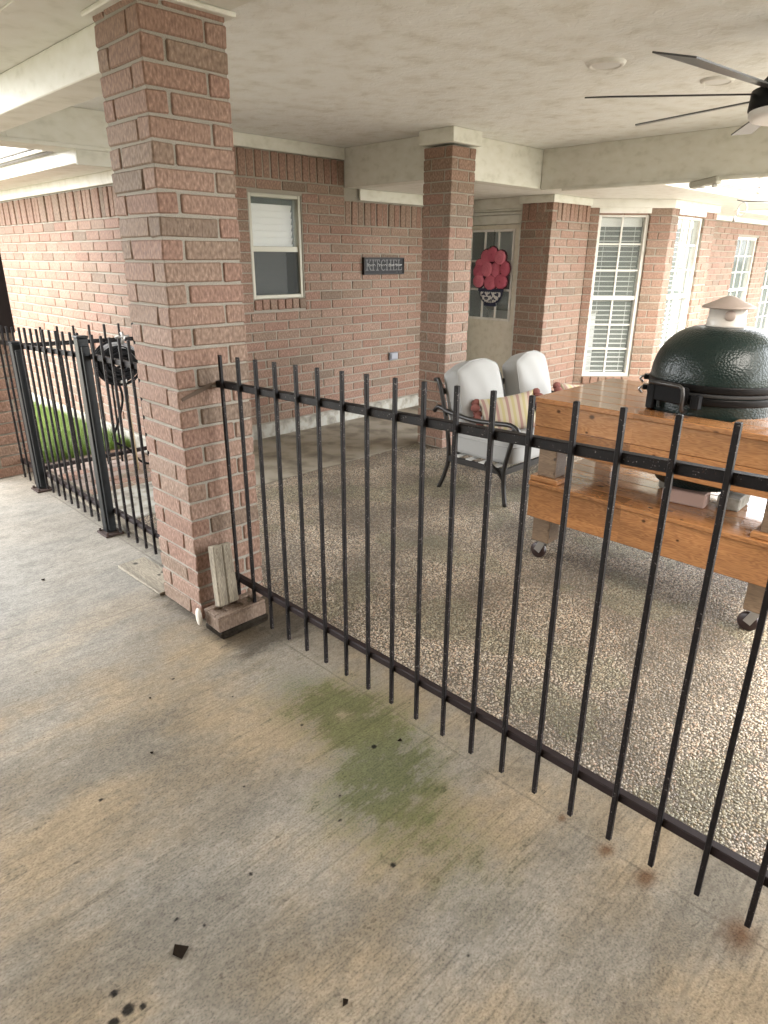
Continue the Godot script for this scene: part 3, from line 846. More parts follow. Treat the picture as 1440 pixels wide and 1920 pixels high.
func columns_and_walls() -> void:
	column(-0.329, 0.0, 0.329, 30, "near brick column at the fence end with wood block at its foot", 2.268, 2.2845)
	column(-1.378, 2.902, 0.278, 29, "slim far brick column under the patio beams behind the chairs", 2.262, 2.3595)
	column(-3.09, -0.05, 0.33, 27, "shaded brick column at the far end of the gate")
	var U := V(1, 0, 0)
	var W := V(0, 0, 1)
	# ---- sunlit wall along the lawn: face v = 1.1, faces -v
	var o := thing("brick_wall")
	tag(o, "pale sunlit brick wall rising behind the strip of lawn", "brick wall")
	var s := stn()
	core(s, V(-9, 0, 1.1), U, -W, 0.0, 6.58, 0.0, 2.2, [], 0.12); put("mortar", s, M.mortar, o)
	var sp := []
	bond(sp, V(-9, 0, 1.1), U, -W, 6.58, 0.1325, 21, [], -1, 1, 0.3)
	soldiers(sp, V(-9, 0, 1.1), U, -W, 0.0, 6.49, 0.1325 + 21 * BC, 0.21)
	set_bricks(o, sp)
	s = stn(); ubox(s, -9, -2.405, -0.05, 0.123, 1.085, 1.2, 0.008); put("footing", s, M.oldconcrete, o)
	s = stn(); trimrun(s, V(-9, 0, 1.1), U, -W, 0.0, 6.58, 1.972, 2.052); put("frieze_board", s, M.white, o)
	# ---- wall with the window and the name sign: face u = -2.42, faces +u
	o = thing("brick_wall")
	tag(o, "shaded brick wall with a small blinded window, a name sign and a socket", "brick wall")
	s = stn()
	var hole := [[0.94, 1.46, 1.165, 1.962]]
	var P := V(-2.42, 0, 1.1)
	core(s, P, W, U, 0.006, 3.4, 0.0, 2.36, hole, 0.12); put("mortar", s, M.mortar, o)
	sp = []
	bond(sp, P, W, U, 3.4, 0.1325, 21, [[0.93, 1.47, 1.075, 1.965]], 0, -1, 0.1)
	bond(sp, P, W, U, 1.94, 0.1325 + 21 * BC, 4, [[0.93, 1.47, 1.075, 1.965]], 1, -1, 0.6)
	soldiers(sp, P, W, U, 0.0, 1.94, 0.1325 + 25 * BC, 0.20, 0.0775, 0.007)
	soldiers(sp, V(-2.42, 0, 3.04), W, U, 0.0, 1.40, 0.1325 + 21 * BC, 0.20, 0.0775, 0.007)
	# sill of bricks on end
	for k in 7:
		lay(sp, V(-2.42 - 0.035, 1.118, 1.1 + 0.93 + 0.54 * (k + 0.5) / 7), Basis(W, Vector3.UP, W.cross(Vector3.UP)) * Basis(Vector3.RIGHT, 0.0), Vector3(0.54 / 7 - BJ, 0.082, 0.095))
	set_bricks(o, sp)
	s = stn(); ubox(s, -2.5, -2.402, -0.05, 0.123, 1.085, 4.5, 0.008); put("footing", s, M.oldconcrete, o)
	s = stn(); trimrun(s, P, W, U, 0.0, 1.93, 2.268, 2.358, 0.024); put("frieze_board", s, M.trim, o)
	s = stn(); trimrun(s, V(-2.42, 0, 3.205), W, U, 0.0, 1.3, 1.965, 2.057, 0.024); put("frieze_board", s, M.trim, o)
	var wn := window(o, P + W * 1.20 + Vector3.UP * 1.165, W, U, 0.52, 0.797, 1, 1, M.alu, {"depth": 0.05, "fw": 0.028, "mid": 0.385})
	var y := 0.40
	while y < 0.735:
		s = stn(); cbox(s, Vector3(0, y, 0.105 * -signf(W.cross(Vector3.UP).dot(U))), Vector3(0.45, 0.054, 0.003), 0.001, Basis(Vector3.RIGHT, 0.34)); put("slat", s, M.blindpale, wn)
		y += 0.05
	y = 0.05
	while y < 0.38:
		s = stn(); cbox(s, Vector3(-0.03, y, 0.105 * -signf(W.cross(Vector3.UP).dot(U))), Vector3(0.37, 0.054, 0.003), 0.001, Basis(Vector3.RIGHT, 0.34)); put("slat", s, M.blindgrey, wn)
		y += 0.05
	s = stn(); cbox(s, Vector3(0, 0.20, 0.035 * -signf(W.cross(Vector3.UP).dot(U))), Vector3(0.46, 0.34, 0.002)); put("insect_screen", s, M.screen, wn)
	# ---- door recess: return, door wall v = 4.88
	o = thing("house_wall")
	tag(o, "recessed kitchen entry with a glazed cream door and moulded header", "house wall")
	s = stn()
	ubox(s, -3.0, -2.62, 0.0, 2.2, 4.90, 5.0); ubox(s, -2.62, -1.70, 1.90, 2.2, 4.90, 5.0); ubox(s, -3.0, -2.95, 0, 2.2, 4.5, 4.9); ubox(s, -2.95, -2.42, 0, 2.2, 4.5, 4.55)
	put("wall", s, M.trim, o)
	s = stn()
	ubox(s, -2.66, -1.772, 1.955, 2.057, 4.83, 4.90, 0.004); ubox(s, -2.66, -1.772, 1.935, 1.955, 4.85, 4.90, 0.003); ubox(s, -2.66, -1.772, 1.905, 1.930, 4.862, 4.90, 0.003)
	put("header_moulding", s, M.trim, o)
	s = stn()
	ubox(s, -1.835, -1.772, 0.0, 1.90, 4.87, 4.93, 0.004); ubox(s, -2.66, -2.58, 0.0, 1.90, 4.87, 4.93, 0.004); ubox(s, -2.58, -1.835, 1.815, 1.90, 4.872, 4.93, 0.004)
	put("door_frame", s, M.trim, o)
	var dr := Node3D.new(); dr.name = "door"; o.add_child(dr, true)
	s = stn()
	ubox(s, -2.58, -1.838, 0.02, 0.86, 4.885, 4.925); ubox(s, -2.58, -2.46, 0.86, 1.81, 4.885, 4.925); ubox(s, -1.885, -1.838, 0.86, 1.81, 4.885, 4.925); ubox(s, -2.46, -1.885, 1.77, 1.81, 4.885, 4.925)
	put("leaf", s, M.door, dr)
	s = stn()
	ubox(s, -2.46, -2.435, 0.86, 1.77, 4.872, 4.886, 0.004); ubox(s, -1.91, -1.885, 0.86, 1.77, 4.872, 4.886, 0.004); ubox(s, -2.435, -1.91, 1.745, 1.77, 4.872, 4.886, 0.004); ubox(s, -2.435, -1.91, 0.86, 0.885, 4.872, 4.886, 0.004)
	put("glazing_bead", s, M.white, dr)
	for k in 2:
		s = stn(); var uc := -2.435 + 0.525 * (k + 1) / 3.0; ubox(s, uc - 0.011, uc + 0.011, 0.885, 1.745, 4.88, 4.896, 0.003); put("muntin", s, M.white, dr)
		s = stn(); var yc := 0.885 + 0.86 * (k + 1) / 3.0; ubox(s, -2.435, -1.91, yc - 0.011, yc + 0.011, 4.881, 4.895, 0.003); put("muntin", s, M.white, dr)
	s = stn(); ubox(s, -2.44, -1.905, 0.88, 1.75, 4.898, 4.902); put("pane", s, M.glass, dr)
	s = stn(false); lathe(s, [Vector2(0, -0.03), Vector2(0.024, -0.025), Vector2(0.028, 0), Vector2(0.02, 0.025), Vector2(0, 0.03)], V(-2.52, 0.78, 4.84), 16); put("handle", s, M.steel, dr)
	# ---- corner pier and bay: pier faces -v at v = 4.8, +u at u = -1.42
	o = thing("brick_wall")
	tag(o, "brick corner and bay window wall beside the kitchen door", "brick wall")
	s = stn()
	core(s, V(-1.77, 0, 4.8), U, -W, 0.0, 0.345, 0.0, 2.2)
	core(s, V(-1.42, 0, 4.8), W, U, 0.006, 0.75, 0.0, 2.2)
	ubox(s, -1.766, -1.64, 0.0, 2.2, 4.93, 5.0)
	var D1 := (U + W).normalized()
	var N1 := (U - W).normalized()
	var B0 := V(-1.42, 0, 5.516)
	var B1 := B0 + D1 * 0.84
	var B2 := B1 + W * 1.20
	var D3 := (W - U).normalized()
	var N3 := (U + W).normalized()
	var B3 := B2 + D3 * 0.84
	core(s, B0, D1, N1, 0.0, 0.835, 0.0, 2.2, [[0.095, 0.62, 0.265, 1.925]])
	core(s, B1, W, U, 0.004, 1.196, 0.0, 2.2, [[0.17, 0.87, 0.265, 1.925]])
	core(s, B2, D3, N3, 0.004, 0.84, 0.0, 2.2, [[0.15, 0.67, 0.265, 1.925]])
	put("mortar", s, M.mortar, o)
	sp = []
	var y1 := 1.989 - 25 * BC - 0.0
	bond(sp, V(-1.77, 0, 4.8), U, -W, 0.35, y1, 23, [], -1, 0, 0.2)
	bond(sp, V(-1.42, 0, 4.8), W, U, 0.71, y1, 23, [], 1, -1, 0.25)
	soldiers(sp, V(-1.77, 0, 4.8), U, -W, 0.0, 0.265, y1 + 23 * BC, 0.195)
	soldiers(sp, V(-1.42, 0, 4.8), W, U, 0.09, 0.71, y1 + 23 * BC, 0.195)
	for k in 2:
		var c := V(-1.42 - 0.125, y1 + (23 + k) * BC + 0.034 + 0.02 * k, 4.84)
		lay(sp, c, Basis(U, Vector3.UP, U.cross(Vector3.UP)), Vector3(0.08 if k else 0.16, 0.085, BD))
		lay(sp, V(-1.46, c.y, 4.845), Basis(W, Vector3.UP, W.cross(Vector3.UP)), Vector3(0.085, 0.085, BD))
	bond(sp, B0, D1, N1, 0.84, y1, 25, [[0.095, 0.62, 0.19, 1.925]], -1, -1, 0.4)
	bond(sp, B1, W, U, 1.20, y1, 25, [[0.17, 0.87, 0.19, 1.925]], -1, -1, 0.4)
	bond(sp, B2, D3, N3, 0.84, y1, 25, [[0.15, 0.67, 0.19, 1.925]], -1, -1, 0.4)
	for q in [[B0, D1, N1, 0.095, 0.62], [B1, W, U, 0.17, 0.87], [B2, D3, N3, 0.15, 0.67]]:
		var cnt := int((q[4] - q[3]) / 0.0775)
		for k in cnt:
			var c: Vector3 = q[0] + q[1] * (q[3] + (q[4] - q[3]) * (k + 0.5) / cnt) - q[2] * 0.03
			c.y = 0.226
			lay(sp, c, Basis(q[1], Vector3.UP, q[1].cross(Vector3.UP)), Vector3((q[4] - q[3]) / cnt - BJ, 0.07, 0.1))
	set_bricks(o, sp)
	s = stn()
	trimrun(s, V(-1.795, 0, 4.8), U, -W, 0.0, 0.375, 1.99, 2.057, 0.024)
	trimrun(s, V(-1.42, 0, 4.776), W, U, 0.0, 0.73, 1.99, 2.057, 0.024)
	put("frieze_board", s, M.trim, o)
	s = stn()
	trimrun(s, B0, D1, N1, -0.012, 0.852, 1.975, 2.057, 0.024); trimrun(s, B1, W, U, -0.01, 1.21, 1.975, 2.057, 0.0245); trimrun(s, B2, D3, N3, -0.012, 0.85, 1.975, 2.057, 0.024)
	trimrun(s, B0, D1, N1, 0.09, 0.625, 1.925, 1.977, 0.005); trimrun(s, B1, W, U, 0.165, 0.875, 1.925, 1.977, 0.005); trimrun(s, B2, D3, N3, 0.145, 0.675, 1.925, 1.977, 0.005)
	put("frieze_board", s, M.white, o)
	window(o, B0 + D1 * 0.3575 + Vector3.UP * 0.265, D1, N1, 0.525, 1.66, 2, 3, M.white, {"slats": 0.32, "depth": 0.065})
	window(o, B1 + W * 0.52 + Vector3.UP * 0.265, W, U, 0.70, 1.66, 3, 3, M.white, {"slats": 0.32, "depth": 0.065})
	window(o, B2 + D3 * 0.41 + Vector3.UP * 0.265, D3, N3, 0.52, 1.66, 2, 3, M.white, {"depth": 0.065})
	# ---- farther wall past the bay, u = -1.42 again
	o = thing("brick_wall")
	tag(o, "distant overexposed brick wall with tall white windows past the bay", "brick wall")
	var vs: float = -B3.z
	s = stn()
	var hs := [[9.85 - vs, 10.75 - vs, 0.30, 1.80], [11.35 - vs, 12.25 - vs, 0.30, 1.80]]
	core(s, V(-1.42, 0, vs), W, U, 0.0, 8.0, 0.0, 2.2, hs); put("mortar", s, M.mortar, o)
	sp = []
	bond(sp, V(-1.42, 0, vs), W, U, 8.0, y1, 25, hs, -1, -1, 0.0)
	set_bricks(o, sp)
	s = stn(); trimrun(s, V(-1.42, 0, vs), W, U, 0.0, 8.0, 1.99, 2.057, 0.024); put("frieze_board", s, M.white, o)
	window(o, V(-1.42, 0.30, 10.30), W, U, 0.90, 1.5, 3, 3, M.white, {"depth": 0.065})
	window(o, V(-1.42, 0.30, 11.80), W, U, 0.90, 1.5, 3, 3, M.white, {"depth": 0.065})
	# rooms behind the windows: closed shells
	s = stn()
	ubox(s, -5.4, -5.3, 0, 2.3, 1.22, 16); ubox(s, -9, -2.54, -0.05, 0.0, 1.22, 4.5); ubox(s, -5.3, -1.54, -0.05, -0.001, 5.0, 16)
	ubox(s, -9.0, -8.9, 0, 2.3, 1.22, 4.5); ubox(s, -5.3, -3.0, 0, 2.3, 4.5, 4.6); ubox(s, -9, -2.55, 2.2, 2.3, 1.22, 4.5); ubox(s, -9, -1.56, 2.2, 2.3, 5.0, 16.0); ubox(s, -1.56, -0.95, 2.2, 2.3, 5.7, 7.6)
	ubox(s, -5.3, -1.4, 0, 2.3, 15.9, 16.0)
	struct("wall", s, M.interior, "dim inner walls and floor of the rooms behind the windows")
	# seen through the door: cupboards
	o = thing("kitchen_cabinet")
	tag(o, "white kitchen cupboards seen through the glass of the cream door", "cabinet")
	s = stn(); ubox(s, -2.95, -1.9, 1.30, 2.0, 6.0, 6.3, 0.004); put("wall_cupboard", s, M.whitewood, o)
	s = stn(); ubox(s, -2.95, -1.7, 0.0, 0.88, 5.95, 6.4, 0.004); put("base_cupboard", s, M.whitewood, o)
	s = stn(); ubox(s, -2.97, -1.68, 0.88, 0.915, 5.92, 6.4, 0.004); put("worktop", s, M.mortar, o)
	o = thing("storage_box"); tag(o, "small blue box on the worktop behind the door glass", "box")
	s = stn(); ubox(s, -2.42, -2.28, 0.916, 1.03, 6.0, 6.1, 0.004); put("body", s, mat(Color(0.12, 0.2, 0.55), 0.5), o)
	s = stn(); ubox(s, -2.425, -2.275, 1.03, 1.05, 5.995, 6.105, 0.003); put("lid", s, M.whitewood, o)

# ====================================================================== roofs and eaves
func roofs() -> void:
	# left wing: eave box and shingled slope
	var s := stn()
	ubox(s, -9, -2.405, 2.052, 2.115, 0.76, 1.1, 0.003)
	struct("ceiling", s, M.white, "white eave soffit over the lawn strip")
	s = stn()
	ubox(s, -9, -2.41, 2.045, 2.152, 0.735, 0.76, 0.004)
	struct("fascia", s, M.white, "bright white fascia board along the eave over the lawn")
	s = stn(); ubox(s, -2.404, -2.38, 2.035, 2.124, 0.73, 1.09, 0.003)
	struct("eave_return", s, M.trim, "shaded boxed eave end under the crossing beam")
	s = stn(); ubox(s, -9, -2.64, 2.142, 2.165, 0.68, 0.733, 0.004)
	struct("gutter", s, M.white, "slim white gutter at the foot of the shingle roof")
	var o := thing("house_roof")
	tag(o, "weathered grey shingle roof above the sunlit brick wall", "roof")
	s = stn()
	var slope := Vector3(0, 0.5, -1).normalized()
	var nrm := Vector3(0, 1, 0.5).normalized()
	var e0 := V(-5.7, 2.172, 0.68)
	cbox(s, e0 + Vector3(-0.15, 0, 0) + slope * 2.6 - nrm * 0.03, Vector3(6.3, 0.04, 5.2), 0.0, Basis(Vector3.RIGHT, nrm, -slope)); put("roof_deck", s, M.roofdark, o)
	var n := 0
	var rest := stn()
	for r in 14:
		var x := -9.0 + (0.15 if r % 2 else 0.0)
		while x < -2.98:
			var w := rng.randf_range(0.26, 0.34)
			var c := Vector3(x + w * 0.5, e0.y, e0.z) + slope * (0.14 * r + 0.09) + nrm * 0.006
			if x > -6.5 and n < 290:
				var q := stn(); cbox(q, c, Vector3(w - 0.008, 0.012, 0.19), 0.002, Basis(Vector3.RIGHT, nrm.rotated(Vector3.RIGHT, 0.05), -slope.rotated(Vector3.RIGHT, 0.05)).orthonormalized())
				put("shingle", q, M.shingle, o); n += 1
			else:
				cbox(rest, c, Vector3(w - 0.008, 0.012, 0.19), 0.0, Basis(Vector3.RIGHT, nrm.rotated(Vector3.RIGHT, 0.05), -slope.rotated(Vector3.RIGHT, 0.05)).orthonormalized())
			x += w
	var rp := put("shingles", rest, M.shingle, o); rp.set_meta("kind", "stuff")
	# main roof above patio and driveway ceilings
	o = thing("house_roof"); tag(o, "low roof slab over the patio and driveway ceilings", "roof")
	s = stn()
	ubox(s, -1.85, 4.7, 2.442, 2.50, -6.6, 0.30); ubox(s, -3.15, -1.851, 2.442, 2.50, -0.16, 0.34); put("roof_deck", s, M.roofdark, o)
	s = stn(); ubox(s, -2.5, 2.55, 2.442, 2.50, 0.302, 4.45); put("roof_deck", s, M.roofdark, o)
	# unseen garage front and side wall, added to cut light on the driveway
	s = stn(); ubox(s, -1.85, 0.4, 0.0, 2.285, -6.7, -6.55); ubox(s, 4.5, 4.7, 0.0, 2.285, -6.7, -6.55); ubox(s, 0.4, 4.5, 2.13, 2.285, -6.7, -6.55)
	ubox(s, 4.6, 4.7, 0.0, 2.285, -6.54, 0.9)
	struct("wall", s, M.garage, "unseen brick coloured garage walls added to cut light on the driveway")
	s = stn()
	for k in 4: ubox(s, 0.405, 4.495, 0.01 + 0.53 * k, 0.53 + 0.53 * k, -6.66, -6.60, 0.006)
	struct("added_garage_door", s, M.trim, "unseen cream panelled garage door added to close the light blocking front")  # added with the unseen front to shut out light there
	# right eave: fascia, gutter, slope
	s = stn(); ubox(s, -0.284, -0.26, 2.05, 2.20, 4.415, 8.32, 0.004); ubox(s, -1.0, -0.284, 2.05, 2.20, 8.302, 8.325, 0.004); ubox(s, -0.98, -0.955, 2.05, 2.20, 8.33, 16, 0.004)
	struct("fascia", s, M.white, "bright white fascia boards of the eave past the patio")
	s = stn()
	ubox(s, -0.258, -0.255, 2.12, 2.215, 4.415, 8.32); ubox(s, -0.255, -0.15, 2.12, 2.124, 4.415, 8.32); ubox(s, -0.153, -0.15, 2.124, 2.22, 4.415, 8.32)
	struct("gutter", s, M.white, "white rain gutter on the eave past the patio")
	o = thing("house_roof"); tag(o, "grey shingle roof slope above the bay window eave", "roof")
	s = stn()
	var sl2 := Vector3(-1, 0.5, 0).normalized()
	var n2 := Vector3(0.5, 1, 0).normalized()
	cbox(s, V(-0.22, 2.235, 10.2) + sl2 * 2.4, Vector3(4.8, 0.04, 11.6), 0.0, Basis(sl2, n2, sl2.cross(n2))); put("roof_deck", s, M.shingle, o)

# ====================================================================== fences
func iron_panel(label: String, a: Vector3, b: Vector3, u_first: float, pitch: float, n: int, top0: float, top1: float, hb: float, rail_top: float, rail_bot: float, group := "") -> Node3D:
	# a, b: ends of the run on the ground; pickets stand u_first from a, every pitch
	var o := thing("iron_fence")
	tag(o, label, "iron fence", group)
	var d := (b - a).normalized()
	var side := d.cross(Vector3.UP)
	if side.dot(EYE - a) < 0: side = -side
	var len := a.distance_to(b)
	var pk := 0.0127
	for i in n:
		var t := u_first + pitch * i
		var k := t / len
		var h0 := top0 + (top1 - top0) * k
		var s := stn()
		var lean := rng.randf_range(-0.003, 0.003)
		var yaw := rng.randf_range(-0.05, 0.05)
		var base := a + d * t
		var c := base + d * lean * 0.5 + Vector3.UP * (h0 + hb) * 0.5 + side * 0.004
		cbox(s, c, Vector3(pk, h0 - hb, pk), 0.0014, Basis(Vector3.UP, yaw + atan2(d.z, -d.x)) * Basis(Vector3(0, 0, 1), lean), 0.0004)
		put("picket", s, M.iron, o)
	for y in [rail_bot, rail_top]:
		var s := stn()
		var dy := (top1 - top0) if y == rail_top else 0.0
		bar(s, a + Vector3.UP * y - side * 0.016, b + Vector3.UP * (y + dy) - side * 0.016, 0.027, 0.027, 0.003)
		put("rail", s, M.iron if y == rail_top else M.ironbrown, o)
	return o

func steel_post(u: float, v: float, h: float, label: String) -> void:
	var o := thing("steel_post")
	tag(o, label, "steel post", "steel gate posts")
	var s := stn()
	ubox(s, u - 0.028, u + 0.028, 0.012, h - 0.012, v - 0.028, v + 0.028, 0.004)
	ubox(s, u + 0.030, u + 0.052, 0.03, h - 0.05, v - 0.020, v + 0.020, 0.003)
	put("shaft", s, M.post, o)
	s = stn(); ubox(s, u - 0.031, u + 0.031, h - 0.012, h, v - 0.031, v + 0.031, 0.004); put("cap", s, M.post, o)
	s = stn(); ubox(s, u - 0.055, u + 0.075, 0.001, 0.012, v - 0.055, v + 0.05, 0.002); put("base_plate", s, M.rust, o)
	for q in [[-0.04, -0.04], [0.06, -0.04]]:
		s = stn(false); lathe(s, [Vector2(0.0, 0.026), Vector2(0.007, 0.026), Vector2(0.008, 0.012), Vector2(0.008, 0.010)], V(u + q[0], 0.0, v + q[1]), 8); put("bolt", s, M.rust, o)

func fences() -> void:
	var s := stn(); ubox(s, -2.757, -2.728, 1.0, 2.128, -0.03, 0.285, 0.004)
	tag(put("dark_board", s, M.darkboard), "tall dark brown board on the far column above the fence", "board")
	iron_panel("long black iron fence with chipped pickets between driveway and patio", V(0.0, 0, 0.164), V(3.06, 0, 0.164), 0.0604, 0.1177, 26, 1.134, 1.226, 0.023, 1.016, 0.165)
	steel_post(-1.262, 0.150, 1.105, "grey black steel gate post with rusty base plate nearest the brick column")
	steel_post(-2.330, 0.150, 0.985, "grey steel gate post beside the shaded far column")
	iron_panel("black iron gate with thin pickets between the two steel posts", V(-2.29, 0, 0.164), V(-1.295, 0, 0.164), 0.045, 0.102, 10, 1.075, 1.115, 0.02, 0.955, 0.115)
	iron_panel("short iron fence run between the steel post and the near brick column", V(-1.225, 0, 0.164), V(-0.33, 0, 0.164), 0.085, 0.104, 8, 1.118, 1.13, 0.035, 1.0, 0.14)
	iron_panel("short shaded iron fence run beside the far column", V(-2.757, 0, 0.164), V(-2.36, 0, 0.164), 0.065, 0.108, 4, 1.06, 1.07, 0.0, 0.945, 0.11)
	iron_panel("side iron fence running from the far steel post to the house", V(-2.40, 0, 0.18), V(-2.40, 0, 1.07), 0.055, 0.104, 9, 1.06, 1.045, 0.06, 0.948, 0.118)

# ====================================================================== patio furniture
func patio_chair(at: Vector3, turn: float, label: String) -> Node3D:
	var o := thing("patio_chair", at, turn)
	tag(o, label, "patio chair", "white cushioned iron patio chairs")
	var hw := 0.27
	for sd in [-1, 1]:
		var b: float = hw * sd
		var s := stn(false); tube(s, curve([V(-0.315, 0.0, b * 1.04), V(-0.27, 0.12, b), V(-0.245, 0.24, b), V(-0.27, 0.45, b), V(-0.34, 0.70, b), V(-0.37, 0.745, b), V(-0.385, 0.735, b)], 26), 0.015, 8); put("leg", s, M.bronze, o)
		s = stn(false); tube(s, curve([V(0.24, 0.0, b * 1.03), V(0.215, 0.12, b), V(0.21, 0.24, b), V(0.235, 0.36, b), V(0.265, 0.48, b), V(0.255, 0.53, b)], 22), 0.015, 8); put("leg", s, M.bronze, o)
		s = stn(false); tube(s, curve([V(-0.385, 0.525, b), V(-0.345, 0.56, b), V(-0.25, 0.535, b), V(-0.05, 0.515, b), V(0.14, 0.525, b), V(0.235, 0.53, b), V(0.29, 0.505, b), V(0.285, 0.47, b)], 30), 0.0155, 8); put("arm", s, M.bronze, o)
		s = stn(); bar(s, V(-0.245, 0.225, b), V(0.212, 0.225, b), 0.022, 0.045, 0.004); put("side_rail", s, M.bronze, o)
		s = stn(false); tube(s, curve([V(0.215, 0.16, b), V(0.16, 0.235, b * 1.07), V(0.10, 0.272, b * 1.1), V(0.085, 0.255, b * 1.1), V(0.10, 0.243, b * 1.1)], 18), 0.011, 8); put("scroll", s, M.bronze, o)
	for q in [[0.212, 0.225], [-0.245, 0.225], [-0.335, 0.66]]:
		var s2 := stn(); bar(s2, V(q[0], q[1], -hw), V(q[0], q[1], hw), 0.022, 0.04, 0.004); put("cross_rail", s2, M.bronze, o)
	for k in 4:
		var st := stn(); cbox(st, V(-0.17 + 0.105 * k, 0.251, 0), Vector3(0.05, 0.004, hw * 2 + 0.03), 0.001); put("strap", st, M.strap, o)
	# seat cushion with welt
	var sc := stn(false)
	cushion(sc, V(0.0, 0.345, 0), Vector3(0.262, 0.258, 0.088), 0.30, 0.22, Basis(Vector3.RIGHT, -PI / 2), func(p): return Vector3(p.x, p.y, p.z + 0.012 * (1.0 - pow(absf(p.x) / 0.262, 2.0)) * (1.0 - pow(absf(p.y) / 0.258, 2.0)) * signf(p.z)))
	var seat := put("seat_cushion", sc, M.canvas, o)
	var wl := stn(false)
	var ring := []
	for k in 48:
		var a := TAU * k / 48.0
		ring.append(V(0.263 * sup(a, 0.22).x, 0.385, 0.259 * sup(a, 0.22).y))
	tube(wl, ring, 0.005, 6, true); put("piping", wl, M.canvas, seat)
	# arched back cushion, leaning back
	var bc := stn(false)
	var lean := Basis(Vector3(0, 0, 1), 0.27) 
	# local cushion axes: x across (v), y up, z thickness (u)
	var bas := lean * Basis(Vector3(0, 0, -1), Vector3.UP, Vector3.RIGHT)
	var arch := func(p: Vector3) -> Vector3:
		var t: float = p.x / 0.238
		var up := clampf((p.y + 0.1) / 0.34, 0.0, 1.0)
		var q := p
		q.y += up * (0.036 * exp(-pow(absf(t) / 0.62, 4.0)) - 0.006) + 0.006 * sin(9.0 * p.x + 4.0 * p.y)
		q.x *= 1.0 - 0.02 * up
		q.z += 0.02 * (1.0 - t * t) * signf(p.z) * (1.0 - pow(absf(p.y) / 0.24, 2.0)) + 0.003 * sin(31.0 * p.x + 17.0 * p.y)
		return q
	cushion(bc, V(-0.25, 0.603, 0), Vector3(0.238, 0.215, 0.078), 0.32, 0.17, bas, arch, 72, 22)
	var back := put("back_cushion", bc, M.canvas, o)
	for zz in [0.057]:
		wl = stn(false); ring = []
		for k in 96:
			var a := TAU * k / 96.0
			var e := pow(1.0 - pow(absf(zz) / 0.078, 2.0 / 0.32), 0.16)
			var p: Vector3 = arch.call(Vector3(0.239 * e * sup(a, 0.17).x, 0.216 * e * sup(a, 0.17).y, zz))
			ring.append(V(-0.25, 0.603, 0) + bas * p)
		tube(wl, ring, 0.0036, 6, true); put("piping", wl, M.canvas, back)
	return o

func throw_pillow(at: Vector3, bas: Basis, label: String) -> void:
	var o := thing("throw_pillow", at)
	tag(o, label, "pillow", "striped throw pillows")
	var s := stn(false)
	var hx := 0.185
	var hy := 0.125
	var n := 28
	for side in [-1, 1]:
		for i in n:
			for j in n:
				var cs := []
				for q in [[i, j], [i + 1, j], [i + 1, j + 1], [i, j + 1]]:
					var x: float = -1.0 + 2.0 * q[0] / n
					var y: float = -1.0 + 2.0 * q[1] / n
					var pin: float = 1.0 - 0.10 * (1.0 - x * x) * absf(y) - 0.0
					var puff := pow(maxf(0.0, (1.0 - pow(absf(x), 2.6)) * (1.0 - pow(absf(y), 2.6))), 0.5)
					cs.append([Vector3(x * hx * (1.0 - 0.07 * (1.0 - y * y)), y * hy * pin, side * 0.068 * puff), Vector2((x + 1) * 0.5, (y + 1) * 0.5)])
				for t in [[0, 1, 2], [0, 2, 3]]:
					var a: Vector3 = cs[t[0]][0]
					var b: Vector3 = cs[t[1]][0]
					var c: Vector3 = cs[t[2]][0]
					var ord: Array = t
					if (a - c).cross(a - b).z * side < 0: ord = [t[0], t[2], t[1]]
					for k in ord:
						s.set_uv(cs[k][1]); s.add_vertex(bas * cs[k][0])
	put("cover", s, M.stripe, o)
	# ruffled ends
	for e in [-1, 1]:
		s = stn(false)
		for k in 7:
			var y := -hy * 0.85 + hy * 1.7 * k / 6.0
			cushion(s, bas * Vector3(e * (hx + 0.012 + 0.012 * (k % 2)), y, 0.012 * (1 if k % 2 else -1)), Vector3(0.032, 0.026, 0.024), 0.9, 0.9, bas * Basis(Vector3(0, 0, 1), 0.6 * k), no_bend, 10, 6)
		put("ruffle", s, M.coral, o)

func patio_things() -> void:
	patio_chair(V(-0.155, 0, 2.41), 0.0, "near white cushioned iron chair with a striped pillow in front of the far column")
	patio_chair(V(-0.135, 0, 3.04), 0.10, "second white cushioned iron chair, half hidden behind the wooden grill cart")
	throw_pillow(V(-0.105, 0.54, 2.38), Basis(Vector3.UP, 0.72) * Basis(Vector3.RIGHT, -0.34) * Basis(Vector3(0, 0, 1), 0.20), "striped pink and cream pillow with coral ruffle on the near chair")
	throw_pillow(V(0.02, 0.548, 3.05), Basis(Vector3.UP, PI / 2 - 0.2) * Basis(Vector3.RIGHT, -0.3) * Basis(Vector3(0, 0, 1), -0.1), "striped pillow on the second chair, mostly hidden by the cart top")
	grill_cart()
	grill()
	fan()

